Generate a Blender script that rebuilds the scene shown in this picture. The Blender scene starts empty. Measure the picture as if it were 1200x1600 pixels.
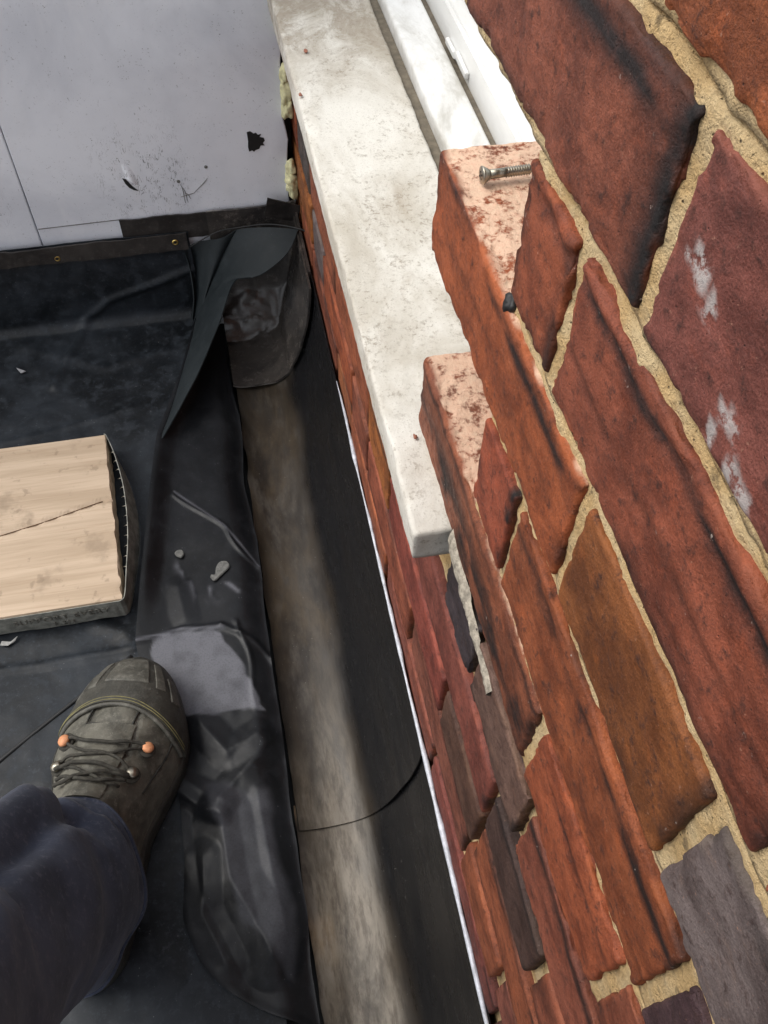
import bpy, bmesh, math, random
import numpy as np
from mathutils import Matrix, Vector

random.seed(7)
SC = bpy.context.scene
COL = SC.collection

# ------------------------------------------------------------------ camera
cam_d = bpy.data.cameras.new('camera')
cam = bpy.data.objects.new('camera', cam_d)
COL.objects.link(cam)
cam_d.sensor_fit = 'VERTICAL'
cam_d.sensor_height = 36.0
cam_d.sensor_width = 27.0
cam_d.lens = 36.0 * 1343.0 / 1600.0
cam_d.clip_start = 0.01
cam_d.clip_end = 500
cam.matrix_world = Matrix(((0.9799, 0.1473, -0.1345, 0.0),
                           (-0.1980, 0.8002, -0.5661, 0.0),
                           (0.0242, 0.5814, 0.8133, 1.0),
                           (0, 0, 0, 1)))
SC.camera = cam

# ------------------------------------------------------------------ sky, sun, exposure
SUN_EL, SUN_AZ = math.radians(52), math.radians(-72)     # azimuth clockwise from +Y: the light comes from the open left side
world = bpy.data.worlds.new('World')
SC.world = world
world.use_nodes = True
wn = world.node_tree.nodes; wl = world.node_tree.links
sky = wn.new('ShaderNodeTexSky')
sky.sky_type = 'NISHITA'
sky.sun_disc = False
sky.sun_elevation = SUN_EL
sky.sun_rotation = SUN_AZ
sky.air_density = 1.0
sky.dust_density = 4.0
hsv = wn.new('ShaderNodeHueSaturation')
hsv.inputs['Saturation'].default_value = 0.35
wl.new(sky.outputs[0], hsv.inputs['Color'])
veil = wn.new('ShaderNodeMix')          # thin overcast: the blue sky seen through an even white veil
veil.data_type = 'RGBA'
veil.inputs[0].default_value = 0.55
veil.inputs[7].default_value = (6.2, 6.4, 6.8, 1)
wl.new(hsv.outputs[0], veil.inputs[6])
wl.new(veil.outputs[2], wn['Background'].inputs['Color'])
wn['Background'].inputs['Strength'].default_value = 0.13
sun_d = bpy.data.lights.new('sun', 'SUN')
sun_d.energy = 1.3
sun_d.angle = math.radians(40)
sun_d.color = (1.0, 0.96, 0.9)
sun = bpy.data.objects.new('sun', sun_d)
COL.objects.link(sun)
sdir = Vector((math.sin(SUN_AZ) * math.cos(SUN_EL), math.cos(SUN_AZ) * math.cos(SUN_EL), math.sin(SUN_EL)))
sun.rotation_euler = sdir.to_track_quat('Z', 'Y').to_euler()
sun.location = sdir * 10
SC.view_settings.view_transform = 'Standard'
SC.view_settings.look = 'None'
SC.view_settings.gamma = 1
SC.view_settings.use_curve_mapping = False
SC.view_settings.exposure = 0.66

# ------------------------------------------------------------------ numpy noise
def _hash(i, j, k, seed):
    h = (i * 374761393 + j * 668265263 + k * 2147483647 + seed * 974634533) & 0xffffffff
    h = ((h ^ (h >> 13)) * 1274126177) & 0xffffffff
    h = ((h ^ (h >> 16)) * 2246822519) & 0xffffffff
    return ((h ^ (h >> 15)) & 0xffffff) / float(0xffffff) * 2 - 1

def vnoise(P, seed=0):
    P = np.asarray(P, float)
    I = np.floor(P).astype(np.int64); F = P - I
    F = F * F * F * (F * (F * 6 - 15) + 10)
    r = 0
    for a in (0, 1):
        for b in (0, 1):
            for c in (0, 1):
                w = (F[..., 0] if a else 1 - F[..., 0]) * (F[..., 1] if b else 1 - F[..., 1]) * (F[..., 2] if c else 1 - F[..., 2])
                r = r + w * _hash(I[..., 0] + a, I[..., 1] + b, I[..., 2] + c, seed)
    return r

def fbm(P, scale, octaves=3, seed=0, gain=0.5):
    P = np.asarray(P, float) * scale
    r = 0; amp = 1.0
    for o in range(octaves):
        r = r + amp * vnoise(P + 17.3 * o, seed + o); P = P * 2.07; amp *= gain
    return r

def sstep(a, b, x):
    t = np.clip((x - a) / (b - a), 0, 1)
    return t * t * (3 - 2 * t)

def seg_dist(x, y, pts):
    """distance from each point to a polyline"""
    d = np.full(np.shape(x), 9e9)
    for (x0, y0), (x1, y1) in zip(pts[:-1], pts[1:]):
        vx, vy = x1 - x0, y1 - y0
        t = np.clip(((x - x0) * vx + (y - y0) * vy) / (vx * vx + vy * vy + 1e-12), 0, 1)
        d = np.minimum(d, np.hypot(x - x0 - t * vx, y - y0 - t * vy))
    return d

# ------------------------------------------------------------------ mesh helpers
def tag(o, label=None, cat=None, group=None, kind=None):
    if label: o['label'] = label
    if cat: o['category'] = cat
    if group: o['group'] = group
    if kind or cat: o['kind'] = kind or 'thing'
    return o

def empty(name, loc=(0, 0, 0)):
    o = bpy.data.objects.new(name, None)
    COL.objects.link(o); o.location = loc; o.empty_display_size = .02
    return o

def link(name, me, m, parent=None, loc=None, smooth=True):
    o = bpy.data.objects.new(name, me)
    COL.objects.link(o)
    if m is not None and not me.materials: me.materials.append(m)
    if smooth:
        me.polygons.foreach_set('use_smooth', [True] * len(me.polygons))
        if name in SHELLS: me.set_sharp_from_angle(angle=math.radians(55))
    if loc is not None: o.location = loc
    if parent is not None:
        o.parent = parent
        pl = Vector(parent.location)
        if parent.parent: pl = pl + Vector(parent.parent.location)
        o.location = Vector(o.location) - pl
    return o

def mesh_np(name, V, F):
    me = bpy.data.meshes.new(name)
    me.from_pydata([tuple(v) for v in np.asarray(V, float)], [], [tuple(int(i) for i in f) for f in F])
    me.update()
    return me

def grid_faces(n, m, off=0, wrap=False):
    F = []
    for i in range(n - 1):
        for j in range(m - 1 + (1 if wrap else 0)):
            j2 = (j + 1) % m
            F.append((off + i * m + j, off + i * m + j2, off + (i + 1) * m + j2, off + (i + 1) * m + j))
    return F

def grid_mesh(name, G):
    n, m = G.shape[:2]
    return mesh_np(name, G.reshape(-1, 3), grid_faces(n, m))

SHELLS = set()
def shell_mesh(name, G, th, flip=False):
    """a sheet with thickness: grid G is the top side, th below along the normal"""
    n, m = G.shape[:2]
    du = np.gradient(G, axis=0); dv = np.gradient(G, axis=1)
    N = np.cross(du, dv); N /= np.linalg.norm(N, axis=2, keepdims=True) + 1e-12
    if flip: N = -N
    B = G - N * th
    V = np.concatenate([G.reshape(-1, 3), B.reshape(-1, 3)])
    F = grid_faces(n, m)
    o = n * m
    F += [tuple(reversed(f)) for f in grid_faces(n, m, o)]
    rim = [(i, 0) for i in range(n)] + [(n - 1, j) for j in range(1, m)] + [(i, m - 1) for i in range(n - 2, -1, -1)] + [(0, j) for j in range(m - 2, 0, -1)]
    for a, b in zip(rim, rim[1:] + rim[:1]):
        ia, ib = a[0] * m + a[1], b[0] * m + b[1]
        F.append((ib, ia, ia + o, ib + o))
    if flip: F = [tuple(reversed(f)) for f in F]
    me = mesh_np(name, V, F)
    SHELLS.add(name)
    return me

def box_grid(xs, ys, zs):
    """welded box surface with given coordinate lines; returns V, F"""
    key = {}; V = []; F = []
    nx, ny, nz = len(xs), len(ys), len(zs)
    def vid(i, j, k):
        t = (i, j, k)
        if t not in key:
            key[t] = len(V); V.append((xs[i], ys[j], zs[k]))
        return key[t]
    for j in range(ny - 1):
        for k in range(nz - 1):
            F.append((vid(0, j, k), vid(0, j, k + 1), vid(0, j + 1, k + 1), vid(0, j + 1, k)))
            i = nx - 1
            F.append((vid(i, j, k), vid(i, j + 1, k), vid(i, j + 1, k + 1), vid(i, j, k + 1)))
    for i in range(nx - 1):
        for k in range(nz - 1):
            F.append((vid(i, 0, k), vid(i + 1, 0, k), vid(i + 1, 0, k + 1), vid(i, 0, k + 1)))
            j = ny - 1
            F.append((vid(i, j, k), vid(i, j, k + 1), vid(i + 1, j, k + 1), vid(i + 1, j, k)))
        for j in range(ny - 1):
            F.append((vid(i, j, 0), vid(i, j + 1, 0), vid(i + 1, j + 1, 0), vid(i + 1, j, 0)))
            k = nz - 1
            F.append((vid(i, j, k), vid(i + 1, j, k), vid(i + 1, j + 1, k), vid(i, j + 1, k)))
    return np.array(V), F

def round_box(V, lo, hi, r):
    lo = np.array(lo, float); hi = np.array(hi, float)
    q = np.clip(V, lo + r, hi - r)
    d = V - q
    L = np.linalg.norm(d, axis=1, keepdims=True)
    return np.where(L > 1e-9, q + d / np.maximum(L, 1e-9) * np.minimum(L, r), V), d / np.maximum(L, 1e-9)

def lin(a, b, step):
    n = max(2, int(round(abs(b - a) / step)) + 1)
    return list(np.linspace(a, b, n))

def tube_mesh(name, pts, r, seg=8, caps=True):
    P = np.array(pts, float); n = len(P)
    rr = np.broadcast_to(np.array(r, float), (n,))
    T = np.gradient(P, axis=0); T /= np.linalg.norm(T, axis=1, keepdims=True) + 1e-12
    up = np.array([0, 0, 1.0])
    if abs(T[0] @ up) > .9: up = np.array([1.0, 0, 0])
    V = []
    u = np.cross(T[0], up); u /= np.linalg.norm(u)
    for i in range(n):
        u = u - (u @ T[i]) * T[i]; u /= np.linalg.norm(u) + 1e-12
        v = np.cross(T[i], u)
        for k in range(seg):
            a = 2 * math.pi * k / seg
            V.append(P[i] + rr[i] * (math.cos(a) * u + math.sin(a) * v))
    F = grid_faces(n, seg, 0, True)
    if caps:
        F.append(tuple(range(seg - 1, -1, -1))); F.append(tuple((n - 1) * seg + k for k in range(seg)))
    return mesh_np(name, V, F)

def set_attr(me, name, arr):
    a = me.color_attributes.new(name=name, type='FLOAT_COLOR', domain='POINT')
    d = np.zeros((len(me.vertices), 4), np.float32); d[:, :arr.shape[1]] = arr
    a.data.foreach_set('color', d.ravel())

def lathe_mesh(name, prof, seg=24):
    V = []; F = []
    for r, z in prof:
        for k in range(seg):
            a = 2 * math.pi * k / seg
            V.append((r * math.cos(a), r * math.sin(a), z))
    F = grid_faces(len(prof), seg, 0, True)
    F.append(tuple(range(seg - 1, -1, -1))); F.append(tuple((len(prof) - 1) * seg + k for k in range(seg)))
    return mesh_np(name, V, F)

# ------------------------------------------------------------------ materials
class MT:
    def __init__(s, name):
        s.m = bpy.data.materials.new(name); s.m.use_nodes = True
        s.n = s.m.node_tree.nodes; s.l = s.m.node_tree.links
        s.b = s.n['Principled BSDF']
    def put(s, sock, v):
        if isinstance(v, bpy.types.NodeSocket): s.l.new(v, sock)
        elif isinstance(v, (tuple, list)) and len(v) == 3 and sock.type == 'RGBA': sock.default_value = (*v, 1)
        else: sock.default_value = v
    def set(s, **k):
        for a, v in k.items(): s.put(s.b.inputs[a.replace('_', ' ')], v)
    def coord(s, kind='Object', rand=True, scale=(1, 1, 1)):
        t = s.n.new('ShaderNodeTexCoord').outputs[kind]
        mp = s.n.new('ShaderNodeMapping'); s.l.new(t, mp.inputs[0]); mp.inputs['Scale'].default_value = scale
        if rand:
            oi = s.n.new('ShaderNodeObjectInfo')
            mu = s.n.new('ShaderNodeMath'); mu.operation = 'MULTIPLY'; mu.inputs[1].default_value = 37.0
            s.l.new(oi.outputs['Random'], mu.inputs[0])
            cb = s.n.new('ShaderNodeCombineXYZ')
            for i in range(3): s.l.new(mu.outputs[0], cb.inputs[i])
            s.l.new(cb.outputs[0], mp.inputs['Location'])
        return mp.outputs[0]
    def noise(s, co, scale, detail=4, rough=.55, dist=0):
        n = s.n.new('ShaderNodeTexNoise'); s.l.new(co, n.inputs['Vector'])
        n.inputs['Scale'].default_value = scale; n.inputs['Detail'].default_value = detail
        n.inputs['Roughness'].default_value = rough; n.inputs['Distortion'].default_value = dist
        return n.outputs['Fac']
    def vor(s, co, scale, feat='F1', rnd=1):
        n = s.n.new('ShaderNodeTexVoronoi'); n.feature = feat; s.l.new(co, n.inputs['Vector'])
        n.inputs['Scale'].default_value = scale; n.inputs['Randomness'].default_value = rnd
        return n.outputs['Distance']
    def ramp(s, f, a, b, lo=0., hi=1.):
        n = s.n.new('ShaderNodeMapRange'); n.interpolation_type = 'SMOOTHSTEP'
        s.l.new(f, n.inputs['Value'])
        n.inputs['From Min'].default_value = a; n.inputs['From Max'].default_value = b
        n.inputs['To Min'].default_value = lo; n.inputs['To Max'].default_value = hi
        return n.outputs['Result']
    def math(s, op, a, b=0.):
        n = s.n.new('ShaderNodeMath'); n.operation = op; s.put(n.inputs[0], a); s.put(n.inputs[1], b); n.use_clamp = False
        return n.outputs[0]
    def mix(s, f, a, b, mode='MIX'):
        n = s.n.new('ShaderNodeMix'); n.data_type = 'RGBA'; n.blend_type = mode
        s.put(n.inputs[0], f); s.put(n.inputs[6], a); s.put(n.inputs[7], b)
        return n.outputs[2]
    def bump(s, h, strength=.5, dist=.001, nrm=None):
        n = s.n.new('ShaderNodeBump'); s.l.new(h, n.inputs['Height'])
        n.inputs['Strength'].default_value = strength; n.inputs['Distance'].default_value = dist
        if nrm is not None: s.l.new(nrm, n.inputs['Normal'])
        return n.outputs[0]
    def attr(s, name):
        n = s.n.new('ShaderNodeAttribute'); n.attribute_name = name
        sp = s.n.new('ShaderNodeSeparateColor'); s.l.new(n.outputs['Color'], sp.inputs[0])
        return [*sp.outputs, n.outputs['Alpha']]
    def sep(s, v):
        n = s.n.new('ShaderNodeSeparateXYZ'); s.l.new(v, n.inputs[0]); return n.outputs
    def objcol(s):
        return s.n.new('ShaderNodeObjectInfo').outputs['Color']

def brick_mat():
    t = MT('brick'); c = t.coord(); cs = t.coord(scale=(1, .75, 1))
    oc0 = t.objcol(); oc = t.mix(1, oc0, (0.95, 0.82, 0.80), 'MULTIPLY')
    n1 = t.noise(cs, 34, 6, .68, .3); n2 = t.noise(c, 150, 6, .72); n3 = t.noise(c, 1300, 2, .5); n4 = t.noise(cs, 75, 6, .7, .3)
    col = t.mix(t.ramp(n1, .35, .66), oc, t.mix(1, oc, (.48, .44, .44), 'MULTIPLY'))
    col = t.mix(t.ramp(n4, .52, .75, 0, .55), col, t.mix(1, oc, (1.45, 1.25, 1.05), 'MULTIPLY'))
    col = t.mix(t.ramp(n2, .52, .70, 0, .8), col, (.040, .018, .014))
    col = t.mix(t.ramp(t.noise(c, 480, 3, .7), .64, .76, 0, .55), col, (.5, .27, .18))
    col = t.mix(t.ramp(n3, .3, .7), t.mix(1, col, (.82, .80, .80), 'MULTIPLY'), t.mix(1, col, (1.16, 1.16, 1.16), 'MULTIPLY'))
    col = t.mix(t.ramp(t.vor(c, 210), .075, .03, 0, .6), col, (.03, .018, .015))
    w = t.attr('wear_sheen')
    col = t.mix(t.math('MULTIPLY', w[3], .45), col, t.mix(1, oc, (1.45, 1.45, 1.2), 'MULTIPLY'))
    col = t.mix(t.math('MULTIPLY', w[0], t.ramp(n2, .3, .5, .85, 1)), col, (.010, .008, .008))
    col = t.mix(t.math('MULTIPLY', w[2], t.ramp(t.noise(c, 120, 5, .7), .36, .52)), col, t.mix(t.noise(c, 300, 3), (.82, .64, .46), (.70, .40, .28)))
    col = t.mix(t.math('MULTIPLY', w[0], t.ramp(t.noise(c, 260, 4, .7), .66, .72, 0, .8)), col, (.55, .46, .40))
    col = t.mix(t.math('MULTIPLY', w[1], t.ramp(n2, .42, .54, 0, .75)), col, (.50, .47, .45))
    h = t.math('ADD', t.math('ADD', n2, t.math('MULTIPLY', n3, .10)), t.ramp(t.vor(c, 210), .0, .10, -.4, 0))
    t.set(Base_Color=col, Roughness=t.ramp(n2, .3, .7, .5, .8), Normal=t.bump(h, .8, .0022))
    t.b.inputs['Specular IOR Level'].default_value = .35
    return t.m

def mortar_mat():
    t = MT('mortar'); c = t.coord(rand=False)
    n1 = t.noise(c, 45, 4); n2 = t.noise(c, 700, 4, .7); n3 = t.noise(c, 160, 4, .65)
    col = t.mix(t.ramp(n1, .35, .65), (.70, .475, .22), (.78, .59, .33))
    col = t.mix(t.ramp(n3, .58, .72, 0, .7), col, (.20, .15, .085))
    col = t.mix(t.ramp(n2, .58, .8, 0, .4), col, (.15, .10, .06))
    col = t.mix(t.ramp(t.noise(c, 85, 3), .64, .74, 0, .6), col, (.05, .042, .03))
    pit = t.vor(c, 240)
    col = t.mix(t.ramp(pit, .11, .04, 0, .6), col, (.10, .07, .035))
    h = t.math('ADD', t.math('ADD', t.math('MULTIPLY', n2, .7), n3), t.ramp(pit, 0, .16, -.7, 0))
    t.set(Base_Color=col, Roughness=.95, Normal=t.bump(h, 1.0, .0040))
    return t.m

def stone_mat():
    t = MT('sill_stone'); c = t.coord(rand=False); cs = t.coord(rand=False, scale=(1, .6, 1))
    n1 = t.noise(cs, 9, 6, .65, .5); n2 = t.noise(c, 190, 5, .75); n3 = t.noise(c, 560, 4, .7); n4 = t.noise(cs, 24, 6, .75, .8)
    col = t.mix(t.ramp(n1, .38, .66), (.68, .655, .595), (.47, .43, .36))
    col = t.mix(t.ramp(n4, .52, .72, 0, .55), col, (.38, .32, .25))
    col = t.mix(t.math('MULTIPLY', t.ramp(n2, .52, .62, 0, .7), t.ramp(n4, .4, .6)), col, (.26, .22, .17))
    col = t.mix(t.ramp(n3, .58, .68, 0, .55), col, (.24, .20, .15))
    y = t.sep(c)[1]
    col = t.mix(t.math('MULTIPLY', t.ramp(y, .8, 1.1, 0, .75), t.ramp(n4, .38, .62)), col, (.30, .25, .19))
    h = t.math('ADD', t.math('MULTIPLY', n3, .5), n2)
    t.set(Base_Color=col, Roughness=.9, Normal=t.bump(h, .55, .0012))
    return t.m

def upvc_mat(dirty):
    t = MT('upvc_dirty' if dirty else 'upvc'); c = t.coord(rand=False, scale=(1, .4, 1))
    n1 = t.noise(c, 14, 6, .7, .4); n2 = t.noise(c, 120, 5, .7)
    col = t.mix(t.ramp(n1, .35, .68, 0, .95 if dirty else .2), (.78, .78, .76), (.40, .38, .33))
    col = t.mix(t.ramp(n2, .55, .8, 0, .5 if dirty else .1), col, (.40, .37, .31))
    t.set(Base_Color=col, Roughness=.5 if dirty else .28, Normal=t.bump(n2, .15, .0005))
    return t.m

def rubber_mat(name, base, dust, amount, rough=(.3, .55), grain=0.0, scuff_sheen=(.165, .168, .19), spec=.26):
    t = MT(name); c = t.coord(rand=False)
    n1 = t.noise(c, 7, 5, .6, .6); n2 = t.noise(c, 45, 5, .65); n3 = t.noise(c, 420, 4, .7); sp = t.vor(c, 130)
    col = t.mix(t.ramp(n1, .35, .7, 0, amount), base, dust)
    col = t.mix(t.ramp(n2, .48, .66, 0, amount * .8), col, dust)
    col = t.mix(t.math('MULTIPLY', t.ramp(t.noise(c, 150, 5, .75), .54, .68, 0, .6), amount), col, t.mix(1, dust, (1.5, 1.5, 1.5), 'MULTIPLY'))
    col = t.mix(t.math('MULTIPLY', t.ramp(n3, .55, .75, 0, .5), amount), col, t.mix(1, dust, (1.6, 1.6, 1.6), 'MULTIPLY'))
    col = t.mix(t.math('MULTIPLY', t.ramp(sp, .10, .05), t.ramp(n2, .5, .6, 0, amount * 1.2)), col, (.13, .13, .135))
    w = t.attr('wear_sheen')
    col = t.mix(t.math('MULTIPLY', w[0], t.ramp(n3, .25, .6, .7, 1)), col, scuff_sheen)  # one pale tint for scuffs and for sheen painted into the colour
    rg = t.math('ADD', t.ramp(n2, .3, .7, rough[0], rough[1]), t.math('MULTIPLY', w[0], .2))
    t.set(Base_Color=col, Roughness=rg, Normal=t.bump(t.math('ADD', n2, t.math('MULTIPLY', n3, .25)), .25 + grain, .0012))
    t.b.inputs['Specular IOR Level'].default_value = spec
    return t.m

def flashing_mat():
    t = MT('flashing_rubber'); c = t.coord(rand=False); cs = t.coord(rand=False, scale=(1, .22, 1)); cm = t.coord(rand=False, scale=(1, .35, 1))
    w = t.attr('wear_sheen')
    n1 = t.noise(cm, 13, 6, .62, .5); n2 = t.noise(cs, 120, 6, .7); n3 = t.noise(c, 380, 4, .7); n4 = t.noise(cm, 40, 5, .65)
    dirt = t.mix(t.ramp(n1, .38, .62), (.070, .052, .033), (.018, .014, .011))
    dirt = t.mix(t.ramp(n4, .45, .7, 0, .75), dirt, (.085, .073, .060))
    dirt = t.mix(t.ramp(n2, .5, .72, 0, .55), dirt, (.03, .026, .022))
    dirt = t.mix(w[1], dirt, t.mix(t.ramp(n4, .4, .6), (.52, .36, .19), (.42, .31, .2)))
    dirt = t.mix(t.math('MULTIPLY', w[2], t.ramp(n4, .3, .6, .45, 1)), dirt, t.mix(t.ramp(n2, .45, .65), (.42, .37, .30), (.22, .185, .145)))
    col = t.mix(t.math('MULTIPLY', w[0], t.ramp(n1, .25, .5, .7, 1)), (.010, .010, .011), dirt)
    col = t.mix(t.ramp(n2, .55, .75, 0, .05), col, (.22, .22, .22))
    col = t.mix(t.ramp(t.noise(c, 300, 2), .70, .76, 0, .4), col, (.2, .19, .17))
    t.b.inputs['Specular IOR Level'].default_value = .3
    blot = t.ramp(t.noise(cm, 20, 6, .7, .6), .42, .62)
    col = t.mix(t.math('MULTIPLY', t.math('MULTIPLY', blot, w[0]), .55), col, (.022, .018, .014))
    rg = t.math('ADD', t.ramp(w[0], 0, 1, .26, .42), t.ramp(n4, .3, .7, -.06, .10))
    t.set(Base_Color=col, Roughness=rg, Normal=t.bump(t.math('ADD', n2, t.math('MULTIPLY', n4, 1.2)), .3, .0012))
    return t.m

def panel_mat():
    t = MT('panel_paint'); c = t.coord(rand=False); cs = t.coord(rand=False, scale=(1, 1, .3))
    n1 = t.noise(c, 5, 6, .6, .4); n2 = t.noise(c, 60, 5, .7); n3 = t.noise(c, 380, 4, .7); n4 = t.noise(cs, 22, 5, .65)
    col = t.mix(t.ramp(n1, .35, .7), (.86, .88, .93), (.66, .68, .735))
    col = t.mix(t.ramp(n4, .5, .75, 0, .5), col, (.82, .83, .86))
    col = t.mix(t.math('MULTIPLY', t.ramp(n3, .6, .7, 0, .8), t.ramp(n2, .45, .6)), col, (.17, .17, .18))
    # drip-shaped scuffs below the middle of the panel
    x, y, z = t.sep(c)[:3]
    region = t.math('MULTIPLY', t.math('MULTIPLY', t.ramp(x, -.19, -.13), t.ramp(x, -.02, -.07)), t.math('MULTIPLY', t.ramp(z, .36, .27), t.ramp(z, .18, .21)))
    region2 = t.math('MULTIPLY', t.ramp(x, -.29, -.32), t.math('MULTIPLY', t.ramp(z, .27, .23), t.ramp(z, .19, .21)))
    region = t.math('MAXIMUM', region, region2)
    vr = t.noise(t.coord(rand=False, scale=(1, 1, .22)), 190, 3, .5, 1.5)
    streak = t.math('MULTIPLY', t.ramp(t.math('ABSOLUTE', t.math('SUBTRACT', vr, .5)), .022, .008), t.ramp(t.noise(c, 75, 2), .47, .56))
    col = t.mix(t.math('MULTIPLY', t.math('MULTIPLY', streak, region), .85), col, (.06, .06, .065))
    t.set(Base_Color=col, Roughness=.62, Normal=t.bump(n2, .12, .001))
    return t.m

def wood_mat():
    t = MT('pale_timber'); c = t.coord(rand=False, scale=(.05, 1, 1)); c0 = t.coord(rand=False)
    n1 = t.noise(c, 60, 4, .55, .3); n2 = t.noise(c, 300, 3, .5); n3 = t.noise(c0, 18, 5, .6); n4 = t.noise(c0, 60, 4)
    col = t.mix(t.ramp(n1, .38, .66), (.60, .465, .335), (.47, .355, .245))
    col = t.mix(t.ramp(n2, .52, .74, 0, .3), col, (.34, .22, .13))
    col = t.mix(t.ramp(n3, .55, .72, 0, .55), col, (.27, .20, .135))
    col = t.mix(t.math('MULTIPLY', t.ramp(n4, .6, .7), .35), col, (.16, .11, .07))
    t.set(Base_Color=col, Roughness=.8, Normal=t.bump(t.math('ADD', n1, n2), .35, .0012))
    return t.m

def simple(name, col, rough=.6, metal=0., var=.25, scale=120, bump=.2, bd=.0008):
    t = MT(name); c = t.coord()
    n = t.noise(c, scale, 5, .65); n2 = t.noise(c, scale * 6, 3, .6)
    k = t.mix(t.ramp(n, .3, .7), tuple(v * (1 - var) for v in col), tuple(min(1, v * (1 + var)) for v in col))
    t.set(Base_Color=k, Roughness=rough, Metallic=metal, Normal=t.bump(t.math('ADD', n, t.math('MULTIPLY', n2, .4)), bump, bd))
    return t.m

def denim_mat():
    t = MT('navy_cotton'); c = t.coord(rand=False)
    n1 = t.noise(c, 22, 5, .6); n2 = t.noise(c, 160, 4, .7)
    wv = t.noise(c, 900, 3, .6)
    col = t.mix(t.ramp(n1, .35, .7), (.016, .022, .042), (.040, .050, .082))
    col = t.mix(t.ramp(n2, .50, .72, 0, .5), col, (.10, .105, .135))
    t.set(Base_Color=col, Roughness=.92, Normal=t.bump(t.math('ADD', t.math('MULTIPLY', wv, .35), t.math('MULTIPLY', n2, .6)), .45, .0012))
    t.b.inputs['Sheen Weight'].default_value = .08
    return t.m

def leather_mat(name, a, b, dust):
    t = MT(name); c = t.coord(rand=False)
    n1 = t.noise(c, 26, 5, .65, .4); n2 = t.noise(c, 130, 5, .7); n3 = t.noise(c, 500, 3, .6)
    col = t.mix(t.ramp(n1, .35, .65), a, b)
    col = t.mix(t.ramp(n2, .48, .75, 0, .6), col, dust)
    col = t.mix(t.ramp(n3, .6, .75, 0, .4), col, tuple(v * 1.5 for v in dust))
    t.set(Base_Color=col, Roughness=t.ramp(n2, .3, .7, .5, .8), Normal=t.bump(t.math('ADD', n2, t.math('MULTIPLY', n3, .4)), .5, .0012))
    return t.m

M_BRICK = brick_mat(); M_MORTAR = mortar_mat(); M_STONE = stone_mat()
M_UPVC = upvc_mat(False); M_UPVCD = upvc_mat(True)
M_MEMB = rubber_mat('membrane_rubber', (.0052, .0065, .008), (.030, .036, .044), .75, (.40, .60))
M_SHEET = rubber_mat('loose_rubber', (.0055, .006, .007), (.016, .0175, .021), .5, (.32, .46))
M_FLAP = rubber_mat('underside_rubber', (.0155, .020, .022), (.027, .033, .036), .5, (.5, .65))
M_STRIP = rubber_mat('tape_rubber', (.020, .018, .017), (.062, .055, .05), .6, (.35, .6))
M_FLASH = flashing_mat()
M_PANEL = panel_mat(); M_WOOD = wood_mat()
M_BLACK = simple('black_tar', (.012, .012, .012), .55)
M_GAP = simple('gasket_gap_shade', (.15, .125, .09), .8)
M_BRASS = simple('brass', (.85, .62, .2), .3, 1., .15)
M_STEEL = simple('dull_steel', (.36, .33, .27), .42, 1., .3)
M_BAND = simple('galvanised_band', (.27, .27, .235), .65, .3, .4, 60)
M_FOAM = simple('yellow_foam', (.72, .68, .40), .95, 0, .2, 160, .6, .002)
M_SEAL = simple('white_sealant', (.55, .57, .62), .4, 0, .25, 90, .4, .002)
M_PUTTY = simple('grey_putty', (.14, .14, .13), .8, 0, .3, 200, .5, .001)
M_DENIM = denim_mat()
M_BOOT = leather_mat('dusty_leather', (.062, .059, .047), (.14, .132, .105), (.25, .24, .20))
M_CAP = leather_mat('toe_rubber', (.055, .053, .043), (.11, .105, .087), (.22, .21, .18))
M_GROOVE = leather_mat('groove_rubber', (.030, .029, .023), (.055, .052, .042), (.10, .095, .08))
M_SOLE = leather_mat('sole_rubber', (.014, .014, .012), (.028, .027, .022), (.06, .052, .036))
M_LACE = simple('dark_lace', (.042, .039, .031), .9, 0, .4, 200, .6)
M_COPPER = simple('copper_hook', (.66, .29, .14), .62, .1, .25)
M_STITCH = simple('yellow_thread', (.20, .18, .075), .8)
M_SKIN = simple('skin', (.45, .26, .18), .6)
M_JACKET = simple('dark_jacket', (.03, .033, .04), .9, 0, .3, 60, .4)
M_PLAST = simple('wall_plaster', (.45, .42, .38), .9)
M_GROUND = simple('paving', (.16, .15, .14), .95, 0, .3, 8)

# ------------------------------------------------------------------ setting: ground far below and the roof deck
def plain_box(name, lo, hi, m, parent=None, bevel=0.0):
    bm = bmesh.new()
    bmesh.ops.create_cube(bm, size=1)
    for v in bm.verts:
        v.co = [lo[i] + (v.co[i] + .5) * (hi[i] - lo[i]) for i in range(3)]
    if bevel: bmesh.ops.bevel(bm, geom=bm.edges[:], offset=bevel, segments=2, affect='EDGES')
    me = bpy.data.meshes.new(name); bm.to_mesh(me); bm.free()
    return link(name, me, m, parent, smooth=False)

g = mesh_np('ground', [(-150, -150, -3), (150, -150, -3), (150, 150, -3), (-150, 150, -3)], [(0, 1, 2, 3)])
tag(link('ground', g, M_GROUND), kind='structure')
tag(plain_box('roof_deck', (-3.0, -2.2, -.16), (.119, 1.30, -.045), M_BLACK), kind='structure')

# ------------------------------------------------------------------ brick wall
W = .121                     # face of the wall
BEDS = [-.012, .063, .138, .213, .288, .363, .438, .513, .588, .665, .740, .815, .890, .965, 1.040, 1.115, 1.190, 1.265, 1.340, 1.415, 1.49, 1.565, 1.64]
wall = empty('brick_wall', (W, 0, 0))
tag(wall, 'red brick house wall with sandy mortar and a toothed edge beside the window', 'wall')
PAL = [(.30, .085, .045), (.26, .060, .036), (.34, .105, .048), (.20, .058, .040), (.28, .10, .045), (.33, .082, .040), (.16, .055, .044)]

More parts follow.
